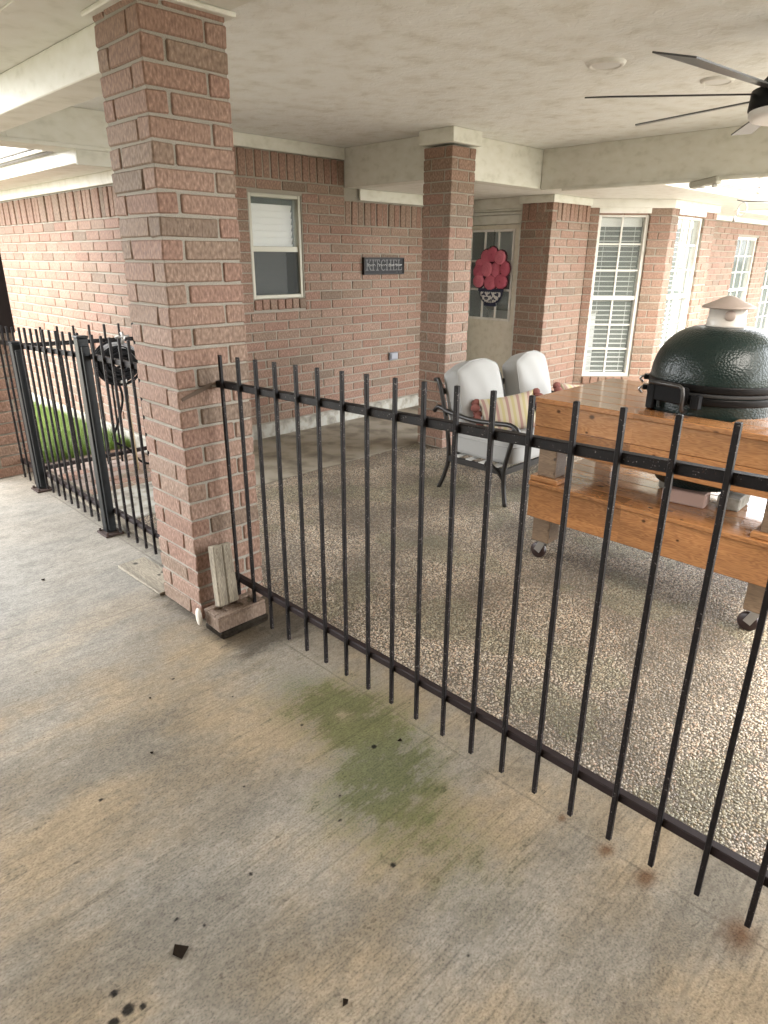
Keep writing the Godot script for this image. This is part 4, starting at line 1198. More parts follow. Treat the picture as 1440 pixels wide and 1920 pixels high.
func grill_cart() -> void:
	var o := thing("grill_cart")
	tag(o, "varnished cedar grill cart on casters standing on the pebble floor", "grill cart")
	var ul := 0.615
	var ur := 1.80
	var vf := 1.55
	var vb := 2.32
	# top planks around the grill
	var s := stn()
	var nb := 6
	for k in nb:
		var v0 := vf - 0.012 + (vb - vf + 0.024) * k / nb
		var v1 := vf - 0.012 + (vb - vf + 0.024) * (k + 1) / nb
		var q := stn()
		var c := 1.955
		var half := 0.255
		var dv := minf(absf(v0 - c), absf(v1 - c)) if not (v0 < c and v1 > c) else 0.0
		if dv < half - 0.02:
			var cut := sqrt(half * half - dv * dv) * 0.90
			ubox(q, ul - 0.012, 1.285 - cut, 0.84, 0.864, v0, v1 - 0.0015, 0.003)
			var q2 := stn(); ubox(q2, 1.285 + cut, ur + 0.012, 0.84, 0.864, v0, v1 - 0.0015, 0.003); put("top_plank", q2, M.cedar2 if k % 2 else M.cedar, o)
		else:
			ubox(q, ul - 0.012, ur + 0.012, 0.84, 0.864, v0, v1 - 0.0015, 0.003)
		put("top_plank", q, M.cedar2 if k % 2 else M.cedar, o)
	# aprons: two boards each
	for y in [[0.615, 0.724], [0.7255, 0.839]]:
		s = stn(); ubox(s, ul, ur, y[0], y[1], vf, vf + 0.03, 0.003); put("apron_board", s, M.cedar if y[0] < 0.7 else M.cedar2, o)
		s = stn(); ubox(s, ul, ur, y[0], y[1], vb - 0.03, vb, 0.003); put("apron_board", s, M.cedar, o)
		s = stn(); ubox(s, ul, ul + 0.03, y[0], y[1], vf + 0.031, vb - 0.031, 0.003); put("apron_board", s, M.cedar2, o)
		s = stn(); ubox(s, ur - 0.03, ur, y[0], y[1], vf + 0.031, vb - 0.031, 0.003); put("apron_board", s, M.cedar2, o)
	s = stn(); ubox(s, ul, ur, 0.25, 0.418, vf, vf + 0.03, 0.003); put("shelf_apron", s, M.cedar, o)
	s = stn(); ubox(s, ul, ur, 0.25, 0.418, vb - 0.03, vb, 0.003); put("shelf_apron", s, M.cedar2, o)
	s = stn(); ubox(s, ul, ul + 0.03, 0.25, 0.418, vf + 0.031, vb - 0.031, 0.003); put("shelf_apron", s, M.cedar2, o)
	s = stn(); ubox(s, ur - 0.03, ur, 0.25, 0.418, vf + 0.031, vb - 0.031, 0.003); put("shelf_apron", s, M.cedar, o)
	for k in 7:
		var v0 := vf - 0.008 + (vb - vf + 0.016) * k / 7.0
		s = stn(); ubox(s, ul - 0.008, ur + 0.008, 0.419, 0.440, v0, v0 + (vb - vf + 0.016) / 7.0 - 0.0015, 0.003); put("shelf_plank", s, M.cedar2 if k % 3 else M.cedar, o)
	for q in [[ul + 0.02, vf + 0.032], [ur - 0.12, vf + 0.032], [ul + 0.02, vb - 0.132], [ur - 0.12, vb - 0.132]]:
		var lg := stn(); ubox(lg, q[0], q[0] + 0.10, 0.466, 0.84, q[1], q[1] + 0.10, 0.004); put("post", lg, M.brownwood, o)
		lg = stn(); ubox(lg, q[0], q[0] + 0.10, 0.112, 0.418, q[1], q[1] + 0.10, 0.004); put("leg", lg, M.brownwood, o)
		s = stn(); ubox(s, q[0] - 0.028, q[0] + 0.128, 0.4405, 0.466, q[1] - 0.02, q[1] + 0.128, 0.004); put("post_collar", s, M.cedar2, o)
		var cu: float = q[0] + 0.05
		var cv: float = q[1] + 0.05
		var ca := Node3D.new(); ca.name = "caster"; o.add_child(ca, true)
		s = stn()
		ubox(s, cu - 0.035, cu + 0.035, 0.106, 0.112, cv - 0.035, cv + 0.035, 0.001)
		bar(s, V(cu - 0.0, 0.106, cv - 0.02), V(cu - 0.03, 0.042, cv - 0.02), 0.004, 0.035); bar(s, V(cu, 0.106, cv + 0.02), V(cu - 0.03, 0.042, cv + 0.02), 0.004, 0.035)
		put("fork", s, M.steel, ca)
		s = stn(false)
		var wp := []
		for t in [[0.0, -0.014], [0.036, -0.014], [0.0425, -0.009], [0.0425, 0.009], [0.036, 0.014], [0.0, 0.014]]: wp.append(Vector2(t[0], t[1]))
		lathe(s, wp, Vector3.ZERO, 24)
		var wh := put("wheel", s, mat(Color(0.028, 0.014, 0.013), 0.45), ca, V(cu - 0.03, 0.0435, cv))
		wh.rotation.x = PI / 2

func grill() -> void:
	var c := V(1.283, 0, 1.95)
	var o := thing("kamado_grill", c)
	tag(o, "dark green dimpled ceramic egg shaped grill set into the cart", "grill")
	var s := stn(false)
	var base := [Vector2(0.0, 0.505), Vector2(0.165, 0.505), Vector2(0.19, 0.512), Vector2(0.212, 0.56), Vector2(0.235, 0.64), Vector2(0.256, 0.74), Vector2(0.270, 0.84), Vector2(0.276, 0.90), Vector2(0.274, 0.945), Vector2(0.262, 0.95)]
	lathe(s, base, Vector3.ZERO, 64); put("base", s, M.green, o)
	s = stn(false)
	var dome := [Vector2(0.262, 0.957), Vector2(0.274, 0.962), Vector2(0.276, 0.995)]
	for k in 15:
		var a := PI / 2 * k / 14.0
		dome.append(Vector2(0.072 + 0.204 * pow(cos(a), 0.94), 1.0 + 0.218 * sin(a)))
	dome.append(Vector2(0.070, 1.222)); dome.append(Vector2(0.0, 1.222))
	lathe(s, dome, Vector3.ZERO, 64); put("lid", s, M.green, o)
	for y in [[0.912, 0.943], [0.964, 0.995]]:
		s = stn(false); lathe(s, [Vector2(0.274, y[0]), Vector2(0.281, y[0]), Vector2(0.2825, y[0] + 0.006), Vector2(0.2825, y[1] - 0.006), Vector2(0.281, y[1]), Vector2(0.274, y[1])], Vector3.ZERO, 64); put("band", s, M.blackmetal, o)
	s = stn(false); lathe(s, [Vector2(0.268, 0.944), Vector2(0.2795, 0.947), Vector2(0.2795, 0.960), Vector2(0.268, 0.963)], Vector3.ZERO, 64); put("gasket", s, mat(Color(0.03, 0.03, 0.03), 0.95), o)
	# chimney with clay cap
	s = stn(false); lathe(s, [Vector2(0.072, 1.215), Vector2(0.082, 1.217), Vector2(0.079, 1.225), Vector2(0.077, 1.25), Vector2(0.0775, 1.252), Vector2(0.075, 1.254), Vector2(0.074, 1.295), Vector2(0.05, 1.297)], Vector3.ZERO, 36); put("chimney", s, M.ceramic, o)
	s = stn(false); lathe(s, [Vector2(0.0, 1.345), Vector2(0.02, 1.341), Vector2(0.06, 1.322), Vector2(0.10, 1.304), Vector2(0.107, 1.299), Vector2(0.107, 1.293), Vector2(0.06, 1.297), Vector2(0.0, 1.300)], Vector3.ZERO, 36); put("chimney_cap", s, M.clay, o)
	s = stn(false)
	cushion(s, Vector3(0.036, 1.265, 0.068), Vector3(0.022, 0.022, 0.008), 0.8, 0.8, Basis(Vector3.UP, 0.4), no_bend, 14, 8)
	put("vent_knob", s, M.clay, o)
	# handle and hinge: front direction faces the camera side
	var f := Vector3(0.0, 0, 1).rotated(Vector3.UP, -0.22)
	var r := Vector3(1, 0, 0).rotated(Vector3.UP, -0.22)
	var h0 := f * 0.281
	var pts := []
	for q in [[-0.10, 0.978, 0.0], [-0.10, 0.985, 0.045], [-0.092, 0.992, 0.058], [0.055, 0.992, 0.058], [0.068, 0.985, 0.056], [0.072, 0.95, 0.052], [0.07, 0.90, 0.048], [0.066, 0.885, 0.03], [0.064, 0.884, 0.004]]:
		pts.append(h0 + r * q[0] + Vector3.UP * q[1] + f * q[2])
	s = stn(false); tube(s, pts, 0.009, 8); put("handle", s, M.handle, o)
	s = stn(); cbox(s, h0 + r * -0.015 + Vector3.UP * 0.945 + f * 0.014, Vector3(0.17, 0.075, 0.02), 0.006, Basis(r, Vector3.UP, f)); put("hinge_plate", s, M.black, o)
	for q in [[-0.105, 0.925, 0.11], [0.11, 0.93, 0.06]]:
		s = stn(); cbox(s, h0 + r * q[0] + Vector3.UP * q[1] + f * 0.012, Vector3(0.038, q[2], 0.032), 0.004, Basis(r, Vector3.UP, f)); put("bracket", s, M.black, o)
	var f2 := Vector3(-0.93, 0, 0.36).normalized()
	for y in [0.93, 0.978]:
		s = stn(); cbox(s, f2 * 0.288 + Vector3.UP * y, Vector3(0.05, 0.022, 0.03), 0.004, Basis(f2.cross(Vector3.UP), Vector3.UP, f2)); put("band_clamp", s, M.black, o)
	for k in 2:
		s = stn(false); tube(s, curve([f2 * 0.292 + Vector3.UP * (0.985 - 0.05 * k), f2 * 0.318 + Vector3.UP * (0.97 - 0.05 * k), f2 * 0.304 + Vector3.UP * (0.95 - 0.05 * k)], 8), 0.006, 6); put("spring", s, M.steel, o)
	# blocks that carry it on the shelf
	var labs := ["pale pink paver block under the front of the green grill", "grey paver block under the right of the green grill", "small grey paver block under the left rear of the green grill"]
	var places := [[1.30, 1.79, 0.19, 0.09, 0.12], [1.47, 1.90, 0.10, 0.16, 0.06], [1.17, 1.98, 0.10, 0.16, 0.0]]
	for k in 3:
		var q = places[k]
		s = stn(); cbox(s, V(q[0], 0.4725, q[1]), Vector3(q[2], 0.062, q[3]), 0.006, Basis(Vector3.UP, q[4]), 0.002)
		var b := put("paver_block", s, [tri(mat(Color(0.46, 0.32, 0.27), 0.85), 5.0), M.oldconcrete, M.oldconcrete][k])
		tag(b, labs[k], "block")

func fan() -> void:
	var c := V(1.333, 2.108, 2.081)
	var o := thing("ceiling_fan", c)
	o.rotation.x = -0.045
	tag(o, "black ceiling fan with slim blades and a white light disc", "ceiling fan")
	var s := stn(false)
	lathe(s, [Vector2(0.0, 0.10), Vector2(0.05, 0.098), Vector2(0.085, 0.085), Vector2(0.115, 0.05), Vector2(0.125, 0.018), Vector2(0.15, 0.012), Vector2(0.152, -0.055), Vector2(0.147, -0.06), Vector2(0.0, -0.06)], Vector3.ZERO, 40); put("motor", s, M.black, o)
	s = stn(false); lathe(s, [Vector2(0.0, 0.24), Vector2(0.075, 0.24), Vector2(0.07, 0.20), Vector2(0.035, 0.185), Vector2(0.0, 0.185)], Vector3.ZERO, 24); put("canopy", s, M.black, o)
	s = stn(false); tube(s, [Vector3(0, 0.09, 0), Vector3(0, 0.19, 0)], 0.013, 12); put("downrod", s, M.black, o)
	s = stn(false); lathe(s, [Vector2(0.146, -0.061), Vector2(0.146, -0.075), Vector2(0.138, -0.088), Vector2(0.11, -0.094), Vector2(0.0, -0.096)], Vector3.ZERO, 40); put("light_disc", s, mat(Color(0.72, 0.71, 0.70), 0.4), o)
	var bm := mat(Color(0.055, 0.054, 0.056), 0.3)
	for k in 8:
		var ang := 4.485 - k * PI / 4.0
		var d := V(cos(ang), 0, sin(ang))
		var sd := V(-sin(ang), 0, cos(ang))
		var pitch := 0.205
		var q := stn()
		var lo := 0.13
		var hi := 0.80
		var side := (sd * cos(pitch) - Vector3.UP * sin(pitch))
		var nn := d.cross(side).normalized() * 0.003
		var mid := d * 0.45
		# blade outline: widens outward, slanted tip
		var a0 := d * lo - side * 0.030
		var a1 := d * lo + side * 0.030
		var b1 := d * (hi - 0.09) + side * 0.058
		var b0 := d * hi - side * 0.058
		for t in [nn, -nn]: cquad(q, a0 + t, a1 + t, b1 + t, b0 + t, mid)
		cquad(q, a0 + nn, a0 - nn, b0 - nn, b0 + nn, mid); cquad(q, a1 + nn, a1 - nn, b1 - nn, b1 + nn, mid); cquad(q, b0 + nn, b0 - nn, b1 - nn, b1 + nn, mid); cquad(q, a0 + nn, a0 - nn, a1 - nn, a1 + nn, mid)
		put("blade", q, bm, o)

# ====================================================================== small things
func small_things() -> void:
	var U := V(1, 0, 0)
	var W := V(0, 0, 1)
	# name sign
	var o := thing("wall_sign", V(-2.42, 1.415, 3.51))
	tag(o, "dark name sign with tall white serif letters on the brick wall", "sign")
	var s := stn(); cbox(s, Vector3(0.012, 0, 0), Vector3(0.02, 0.152, 0.535), 0.002); put("board", s, mat(Color(0.010, 0.010, 0.014), 0.7), o)
	var bd := mat(Color(0.02, 0.015, 0.014), 0.5)
	for q in [0.071, -0.071]:
		s = stn(); cbox(s, Vector3(0.018, q, 0), Vector3(0.032, 0.010, 0.535), 0.002); put("border", s, bd, o)
	for q in [0.2625, -0.2625]:
		s = stn(); cbox(s, Vector3(0.018, 0, q), Vector3(0.032, 0.132, 0.010), 0.002); put("border", s, bd, o)
	var fnt := SystemFont.new(); fnt.font_names = PackedStringArray(["Droid Serif"])
	var wm := mat(Color(0.17, 0.17, 0.172), 0.8)
	var txt := TextMesh.new(); txt.text = "KITCHEL"; txt.font = fnt; txt.font_size = 64; txt.pixel_size = 0.0017; txt.depth = 0.002
	var tm := txt.get_mesh_arrays()
	var am := ArrayMesh.new(); am.add_surface_from_arrays(Mesh.PRIMITIVE_TRIANGLES, tm)
	var bb := am.get_aabb()
	var te := put("letters", am, wm, o)
	var sx := 0.485 / bb.size.x
	var sy := 0.100 / bb.size.y
	te.transform = Transform3D(Basis(Vector3(0, 0, -sx), Vector3(0, sy, 0), Vector3(1, 0, 0)), Vector3(0.0235, 0.008, 0) - Vector3(0, sy * bb.get_center().y, -sx * bb.get_center().x))
	# handwriting across the middle: a dark band cut through the letters and looping strokes on it
	s = stn(false)
	for word in [[0.235, 0.12, 1.0], [0.095, -0.03, 1.0], [-0.06, -0.13, 0.9], [-0.15, -0.235, 0.9]]:
		var pts := []
		for k in 70:
			var t := k / 69.0
			var z: float = word[0] + (word[1] - word[0]) * t
			var amp: float = (0.013 if t < 0.22 else 0.0065) * word[2]
			pts.append(Vector3(0.0272, 0.006 + amp * sin(t * 34.0 + word[0] * 40.0) + 0.002 * sin(t * 9.0), z + 0.005 * cos(t * 34.0 + word[0] * 40.0)))
		tube(s, pts, 0.0021, 5)
	put("script", s, mat(Color(0.50, 0.50, 0.50), 0.7), o)
	s = stn(false)
	for q in [[-0.16, -0.185], [-0.20, -0.245]]:
		var pts := []
		for k in 24:
			var t := k / 23.0
			pts.append(Vector3(0.0235, -0.056 + 0.0035 * sin(t * 20.0), q[0] + (q[1] - q[0]) * t))
		tube(s, pts, 0.0012, 4)
	put("small_script", s, wm, o)
	# outdoor socket
	o = thing("outlet_box", V(-2.42, 0.562, 3.655)); tag(o, "small grey covered power socket low on the brick wall", "socket")
	s = stn(); cbox(s, Vector3(0.012, 0, 0), Vector3(0.026, 0.075, 0.115), 0.006); put("housing", s, mat(Color(0.22, 0.23, 0.26), 0.5), o)
	s = stn(); cbox(s, Vector3(0.030, 0.004, 0), Vector3(0.012, 0.056, 0.095), 0.005); put("cover", s, mat(Color(0.26, 0.27, 0.30), 0.5), o)
	# door hanger
	o = thing("door_hanger", V(-2.115, 1.0, 4.845)); tag(o, "pink flower door hanger with a navy and white pot on the cream door", "door decoration")
	s = stn(false)
	var bowl := []
	for k in 13:
		var t := -1.0 + k / 6.0
		bowl.append(Vector3(0.15 * t, 0, 0))
	var nseg := 24
	for k in nseg:
		var t0 := -1.0 + 2.0 * k / nseg
		var t1 := -1.0 + 2.0 * (k + 1) / nseg
		var y0 := 0.17 - 0.145 * pow(maxf(0.0, 1.0 - pow(absf(t0), 2.4)), 0.55)
		var y1 := 0.17 - 0.145 * pow(maxf(0.0, 1.0 - pow(absf(t1), 2.4)), 0.55)
		for z in [0.0, 0.014]:
			cquad(s, Vector3(0.155 * t0, y0, z), Vector3(0.155 * t1, y1, z), Vector3(0.155 * t1, 0.175, z), Vector3(0.155 * t0, 0.175, z), Vector3(0, 0.1, 0.007))
		cquad(s, Vector3(0.155 * t0, y0, 0), Vector3(0.155 * t1, y1, 0), Vector3(0.155 * t1, y1, 0.014), Vector3(0.155 * t0, y0, 0.014), Vector3(0, 0.1, 0.007))
	var navy := mat(Color(0.012, 0.016, 0.045), 0.5)
	put("pot", s, navy, o)
	s = stn(); cbox(s, Vector3(0, 0.172, 0.012), Vector3(0.33, 0.03, 0.02), 0.006); cbox(s, Vector3(0, 0.022, 0.012), Vector3(0.16, 0.03, 0.018), 0.006); put("pot_rim", s, navy, o)
	s = stn(false)
	for k in 10:
		var tx := -0.9 + 1.8 * k / 9.0
		var yb := 0.158 - 0.115 * pow(maxf(0.0, 1.0 - pow(absf(tx), 2.4)), 0.55)
		cushion(s, Vector3(0.128 * tx, (yb + 0.150) * 0.5, 0.0150), Vector3(0.0165, (0.150 - yb) * 0.5 + 0.004, 0.003), 0.8, 0.5, Basis(), no_bend, 12, 4)
	put("pot_glaze", s, mat(Color(0.56, 0.55, 0.53), 0.6), o)
	s = stn(false)
	for q in [[-0.085, 0.125, 0.04, 0.5], [-0.05, 0.085, 0.036, 2.2], [0.0, 0.122, 0.042, 0.2], [0.045, 0.08, 0.034, 1.1], [0.085, 0.125, 0.04, 2.7], [0.005, 0.06, 0.026, 0.0]]:
		for w in 3: cushion(s, Vector3(q[0] + 0.014 * (w - 1), q[1] + 0.010 * (w % 2), 0.0185), Vector3(q[2] * 0.5, q[2] * 0.24, 0.003), 1.0, 1.0, Basis(Vector3(0, 0, 1), q[3] + 0.9 * w), no_bend, 12, 4)
	put("pot_pattern", s, navy, o)
	var fl := [[-0.085, 0.50, 0.072, 0.078], [0.0, 0.525, 0.075, 0.082], [0.105, 0.495, 0.078, 0.078], [-0.165, 0.435, 0.06, 0.05], [-0.165, 0.355, 0.082, 0.085], [-0.055, 0.38, 0.075, 0.085], [0.05, 0.375, 0.068, 0.088], [0.17, 0.385, 0.066, 0.080], [-0.16, 0.26, 0.078, 0.075], [-0.01, 0.245, 0.092, 0.085], [0.125, 0.26, 0.09, 0.08]]
	var pinks := [mat(Color(0.50, 0.115, 0.165), 0.6), mat(Color(0.43, 0.085, 0.13), 0.6), mat(Color(0.54, 0.15, 0.20), 0.6)]
	s = stn(false)
	for q in fl: cushion(s, Vector3(q[0], q[1], 0.006), Vector3(q[2] * 1.04, q[3] * 1.04, 0.004), 0.8, 1.0, Basis(), no_bend, 24, 6)
	put("backing", s, mat(Color(0.065, 0.010, 0.020), 0.7), o)
	for k in fl.size():
		var q = fl[k]
		s = stn(false)
		var zc := 0.012 + 0.006 * (k % 3)
		cushion(s, Vector3(q[0], q[1], zc), Vector3(q[2] * 0.90, q[3] * 0.90, 0.020), 0.8, 1.0, Basis(), func(p): return p * (1.0 + 0.03 * sin(9.0 * atan2(p.y, p.x))), 36, 12)
		var f := put("flower", s, pinks[k % 3], o)
		s = stn(false)
		for r in 2:
			var pts := []
			for t in 22:
				var a := TAU * t / 24.0 + k
				var rr := 0.32 + 0.28 * r + 0.05 * sin(5.0 * a)
				pts.append(Vector3(q[0] + q[2] * rr * cos(a), q[1] + q[3] * rr * sin(a), zc + 0.0225 - 0.004 * r))
			tube(s, pts, 0.0016, 4)
		put("petal_line", s, pinks[(k + 2) % 3], f)
	s = stn(false); tube(s, [Vector3(0, 0.58, 0.004), Vector3(0, 0.76, 0.002)], 0.002, 5); put("hanging_wire", s, M.black, o)
	# ceiling discs
	for q in [[0.475, 2.125, 0.092, "white round ceiling disc left of the fan"], [0.735, 2.815, 0.085, "white recessed ceiling light behind the fan blade"]]:
		o = thing("ceiling_light", V(q[0], 2.36, q[1])); tag(o, q[3], "ceiling light", "round ceiling fittings")
		s = stn(false); lathe(s, [Vector2(0.0, -0.012), Vector2(q[2] * 0.72, -0.012), Vector2(q[2] * 0.78, -0.017), Vector2(q[2] * 0.95, -0.010), Vector2(q[2], 0.0)], Vector3.ZERO, 40); put("trim_ring", s, M.white, o)
		s = stn(false); lathe(s, [Vector2(0.0, -0.0145), Vector2(q[2] * 0.70, -0.0125)], Vector3.ZERO, 40); put("lens", s, mat(Color(0.6, 0.6, 0.58), 0.35), o)
	# flood light bracket under the courtyard beam
	o = thing("flood_light", V(0.20, 2.03, 4.22)); tag(o, "small boxy floodlight hanging under the courtyard beam", "floodlight")
	s = stn(); cbox(s, Vector3(0, -0.018, 0), Vector3(0.20, 0.045, 0.10), 0.01, Basis(Vector3(0, 0, 1), 0.16)); put("housing", s, mat(Color(0.30, 0.29, 0.24), 0.5), o)
	for k in [-1, 1]:
		s = stn(false); lathe(s, [Vector2(0, -0.01), Vector2(0.02, -0.008), Vector2(0.024, 0.0), Vector2(0.014, 0.012), Vector2(0, 0.014)], Vector3(0.045 * k + 0.03, -0.045, 0.0), 14); put("lamp_head", s, M.whitewood, o)
	# string light
	o = thing("string_light"); tag(o, "string light cable with loose loop and clear bulbs past the beam", "string light")
	s = stn(false); tube(s, curve([V(0.10, 1.955, 5.2), V(0.13, 1.945, 5.2), V(0.35, 1.93, 5.15), V(0.7, 1.92, 5.1), V(1.2, 1.95, 5.0)], 20), 0.004, 6); put("cable", s, M.rubber, o)
	s = stn(false)
	var lp := []
	for t in 18:
		var a := TAU * t / 18.0
		lp.append(V(0.155 + 0.035 * cos(a), 1.885 + 0.05 * sin(a), 5.2))
	tube(s, lp, 0.004, 6, true)
	tube(s, [V(0.125, 1.885, 5.2), V(0.118, 1.84, 5.2), V(0.105, 1.81, 5.2)], 0.006, 6); put("loop", s, M.steel, o)
	s = stn(false); lathe(s, [Vector2(0.0, 0.045), Vector2(0.012, 0.045), Vector2(0.014, 0.0), Vector2(0.0, 0.0)], V(0.105, 1.785, 5.2), 10); lathe(s, [Vector2(0.0, 0.03), Vector2(0.012, 0.03), Vector2(0.014, 0.0), Vector2(0.0, 0.0)], V(0.275, 2.03, 5.15), 10); put("socket", s, M.steel, o)
	s = stn(false); lathe(s, [Vector2(0.0, 0.0), Vector2(0.014, 0.0), Vector2(0.02, -0.02), Vector2(0.014, -0.04), Vector2(0.0, -0.046)], V(0.275, 2.03, 5.15), 12); put("bulb", s, M.ceramic, o)
	s = stn(false); tube(s, [V(0.275, 2.06, 5.15), V(0.27, 2.12, 5.1)], 0.003, 5); put("drop_cord", s, M.rubber, o)
	hose()
	column_foot()
	boards()

func hose() -> void:
	# coiled hose hung on the side fence
	var o := thing("garden_hose", V(-2.352, 0.80, 0.80)); tag(o, "thick coil of black garden hose hung on the side fence", "hose")
	var s := stn(false)
	for k in 26:
		var pts := []
		var r := 0.055 + 0.0155 * (k % 7) + 0.003 * (k / 7)
		for t in 30:
			var a := TAU * t / 30.0
			pts.append(Vector3(0.019 * (k / 7) + 0.006 * sin(3.0 * a + k), r * 0.86 * sin(a) + 0.01 * sin(2 * a + k) - 0.01 * (k % 3), r * 1.12 * cos(a) + rng.randf_range(-0.003, 0.003)))
		tube(s, pts, 0.0105, 7, true)
	put("coil", s, M.rubber, o)
	s = stn(false)
	tube(s, curve([Vector3(0.05, -0.10, 0.05), Vector3(0.05, -0.25, 0.02), Vector3(0.04, -0.42, 0.07), Vector3(0.03, -0.55, 0.12), Vector3(0.02, -0.63, 0.02), Vector3(0.02, -0.76, -0.08), Vector3(0.03, -0.79, -0.2)], 30), 0.0085, 7)
	put("loose_end", s, M.rubber, o)
	s = stn(false); tube(s, [Vector3(0.06, 0.12, -0.02), Vector3(0.06, 0.16, -0.04), Vector3(0.055, 0.20, -0.03)], 0.013, 8); tube(s, [Vector3(0.06, 0.17, -0.08), Vector3(0.06, 0.165, 0.02)], 0.009, 8)
	put("nozzle", s, M.steel, o)
	s = stn(); cbox(s, Vector3(0.05, -0.135, 0.0), Vector3(0.03, 0.035, 0.05), 0.005); put("coupling", s, M.steel, o)
	s = stn(false)
	for k in 3:
		var pts := []
		for t in 16:
			var a := 0.9 + 2.2 * t / 15.0
			pts.append(Vector3(0.055, (0.10 + 0.014 * k) * sin(a), (0.13 + 0.014 * k) * cos(a) * 1.0 + 0.02))
		tube(s, pts, 0.008, 6)
	put("pale_wrap", s, mat(Color(0.30, 0.30, 0.31), 0.45), o)
	o = thing("bamboo_stake"); tag(o, "tan bamboo stake leaning against the side fence below the hose", "stake")
	s = stn(false); tube(s, [V(-2.30, 0.74, 0.80), V(-2.295, 0.55, 0.807), V(-2.29, 0.30, 0.812), V(-2.285, 0.01, 0.815)], [0.012, 0.0115, 0.0115, 0.011], 8); put("cane", s, mat(Color(0.36, 0.27, 0.16), 0.6), o)
	s = stn(false)
	for y in [0.62, 0.42, 0.22]: lathe(s, [Vector2(0.0122, -0.004), Vector2(0.0138, 0.0), Vector2(0.0122, 0.004)], V(-2.292, y, 0.809), 10)
	put("node", s, mat(Color(0.25, 0.18, 0.10), 0.6), o).name = "cane_joint"

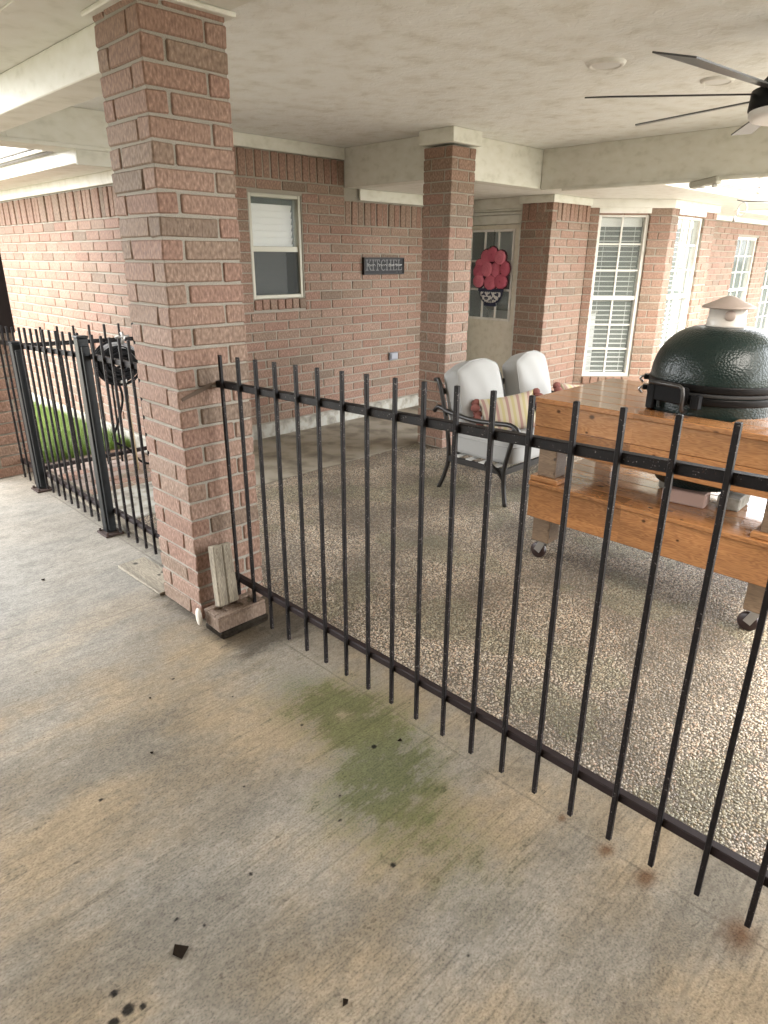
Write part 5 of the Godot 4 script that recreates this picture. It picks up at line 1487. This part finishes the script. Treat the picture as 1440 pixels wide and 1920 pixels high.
func column_foot() -> void:
	# weathered timber on a cored brick against the near column; slab below painted dark as shaded gap
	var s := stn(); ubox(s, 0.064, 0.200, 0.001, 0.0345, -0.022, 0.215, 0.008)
	tag(put("slab", s, M.gapshade), "slab painted dark for the shaded gap under the loose brick", "slab")
	var o := thing("loose_brick"); tag(o, "loose brown cored brick lying beside the near column foot", "brick")
	s = stn()
	cbox(s, V(0.132, 0.064, 0.09), Vector3(0.115, 0.058, 0.232), 0.004, Basis(), 0.002)
	for q in [[0.0885, 0.09, 0.028, 0.232], [0.1755, 0.09, 0.028, 0.232]]: cbox(s, V(q[0], 0.0985, q[1]), Vector3(q[2], 0.012, q[3]), 0.003)
	for v in [-0.013, 0.053, 0.127, 0.193]: cbox(s, V(0.132, 0.0982, v), Vector3(0.058, 0.0118, 0.027), 0.002)
	put("body", s, brick_mats[6], o)
	s = stn(); cbox(s, V(0.132, 0.0915, 0.09), Vector3(0.056, 0.002, 0.18)); put("core_dirt", s, M.soil, o)
	o = thing("timber_block"); tag(o, "split weathered timber block leaning on the near brick column", "timber block")
	var b := Basis(Vector3(0, 0, 1), 0.17) * Basis(Vector3.RIGHT, -0.05)
	var c := V(0.092, 0.237, 0.072)
	for q in [[0.0235, 0.0, 0.042], [-0.0235, 0.003, 0.040]]:
		s = stn(); cbox(s, Vector3.ZERO, Vector3(0.262 - q[1] * 2.0, q[2], 0.0435), 0.004, Basis(), 0.003)
		var hf := put("split_half", s, M.blockwood, o)
		hf.transform = Transform3D(b * Basis(Vector3.UP, Vector3.LEFT, Vector3(0, 0, 1)), c + b * Vector3(0, q[1], q[0]))
	s = stn(false)
	cushion(s, V(0.075, 0.075, -0.052), Vector3(0.028, 0.038, 0.012), 0.9, 0.8, Basis(Vector3(0, 0, 1), 0.4), func(p): return Vector3(p.x + p.y * 0.3, p.y, p.z + p.x * 0.2), 18, 10)
	tag(put("ceramic_shard", s, mat(Color(0.56, 0.52, 0.45), 0.5)), "pale curved ceramic shard propped against the loose brick", "shard")
	# old fixing stain and rail bracket are dirt on the column face
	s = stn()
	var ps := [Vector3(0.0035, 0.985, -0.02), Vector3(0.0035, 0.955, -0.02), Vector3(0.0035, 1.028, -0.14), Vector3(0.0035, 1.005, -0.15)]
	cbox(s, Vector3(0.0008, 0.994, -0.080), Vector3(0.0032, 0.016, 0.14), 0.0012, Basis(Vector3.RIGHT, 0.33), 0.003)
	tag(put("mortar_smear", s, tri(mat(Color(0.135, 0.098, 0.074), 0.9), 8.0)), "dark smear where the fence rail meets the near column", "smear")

func boards() -> void:
	var s := stn(); cbox(s, V(-0.56, 0.009, 0.052), Vector3(0.43, 0.016, 0.15), 0.003, Basis(Vector3.UP, 0.02), 0.003)
	tag(put("weathered_board", s, M.greywood), "flat weathered board on the concrete left of the near column", "board")
	s = stn(); cbox(s, V(-1.28, 0.018, 0.25), Vector3(1.85, 0.024, 0.05), 0.004, Basis(), 0.002)
	tag(put("weathered_plank", s, M.greywood), "long grey plank lying behind the gate pickets", "plank")
	var specs := [[1.276, -0.816, 0.020, 0.3], [-0.9, -0.35, 0.010, 0.9], [0.62, -0.55, 0.006, 0.2], [1.14, 0.06, 0.007, 1.3], [1.63, -0.62, 0.008, 2.1], [1.98, -0.35, 0.006, 0.7], [0.35, -0.42, 0.005, 0.4]]
	var labels := ["largest dark leaf scrap, a rough triangle at the lower left of the concrete", "thin leaf scrap on the pale concrete in front of the gate", "tiny leaf scrap in the open middle of the driveway", "leaf scrap lying on the green mossy patch", "leaf scrap low on the concrete, right of the middle", "leaf scrap on the concrete in front of the right end of the fence", "leaf scrap on the concrete before the brick column foot"]
	for i in specs.size():
		var q = specs[i]
		s = stn()
		var b := Basis(Vector3.UP, q[3])
		var r: float = q[2]
		var c := V(q[0], 0.0025, q[1])
		var p0 := c + b * Vector3(-r, 0, -r * 0.4)
		var p1 := c + b * Vector3(r * 0.7, 0.003, -r * 0.9)
		var p2 := c + b * Vector3(r, 0.001, r * 0.5)
		var p3 := c + b * Vector3(-r * 0.2, 0.004, r * 0.7)
		for t in [0.0, -0.0022]: cquad(s, p0 + Vector3.UP * t, p1 + Vector3.UP * t, p2 + Vector3.UP * t, p3 + Vector3.UP * t, c - Vector3.UP * 0.001)
		for e in [[p0, p1], [p1, p2], [p2, p3], [p3, p0]]: cquad(s, e[0], e[1], e[1] - Vector3.UP * 0.0022, e[0] - Vector3.UP * 0.0022, c)
		tag(put("leaf_scrap", s, M.leaf), labels[i], "leaf scrap", "leaf scraps on the driveway")
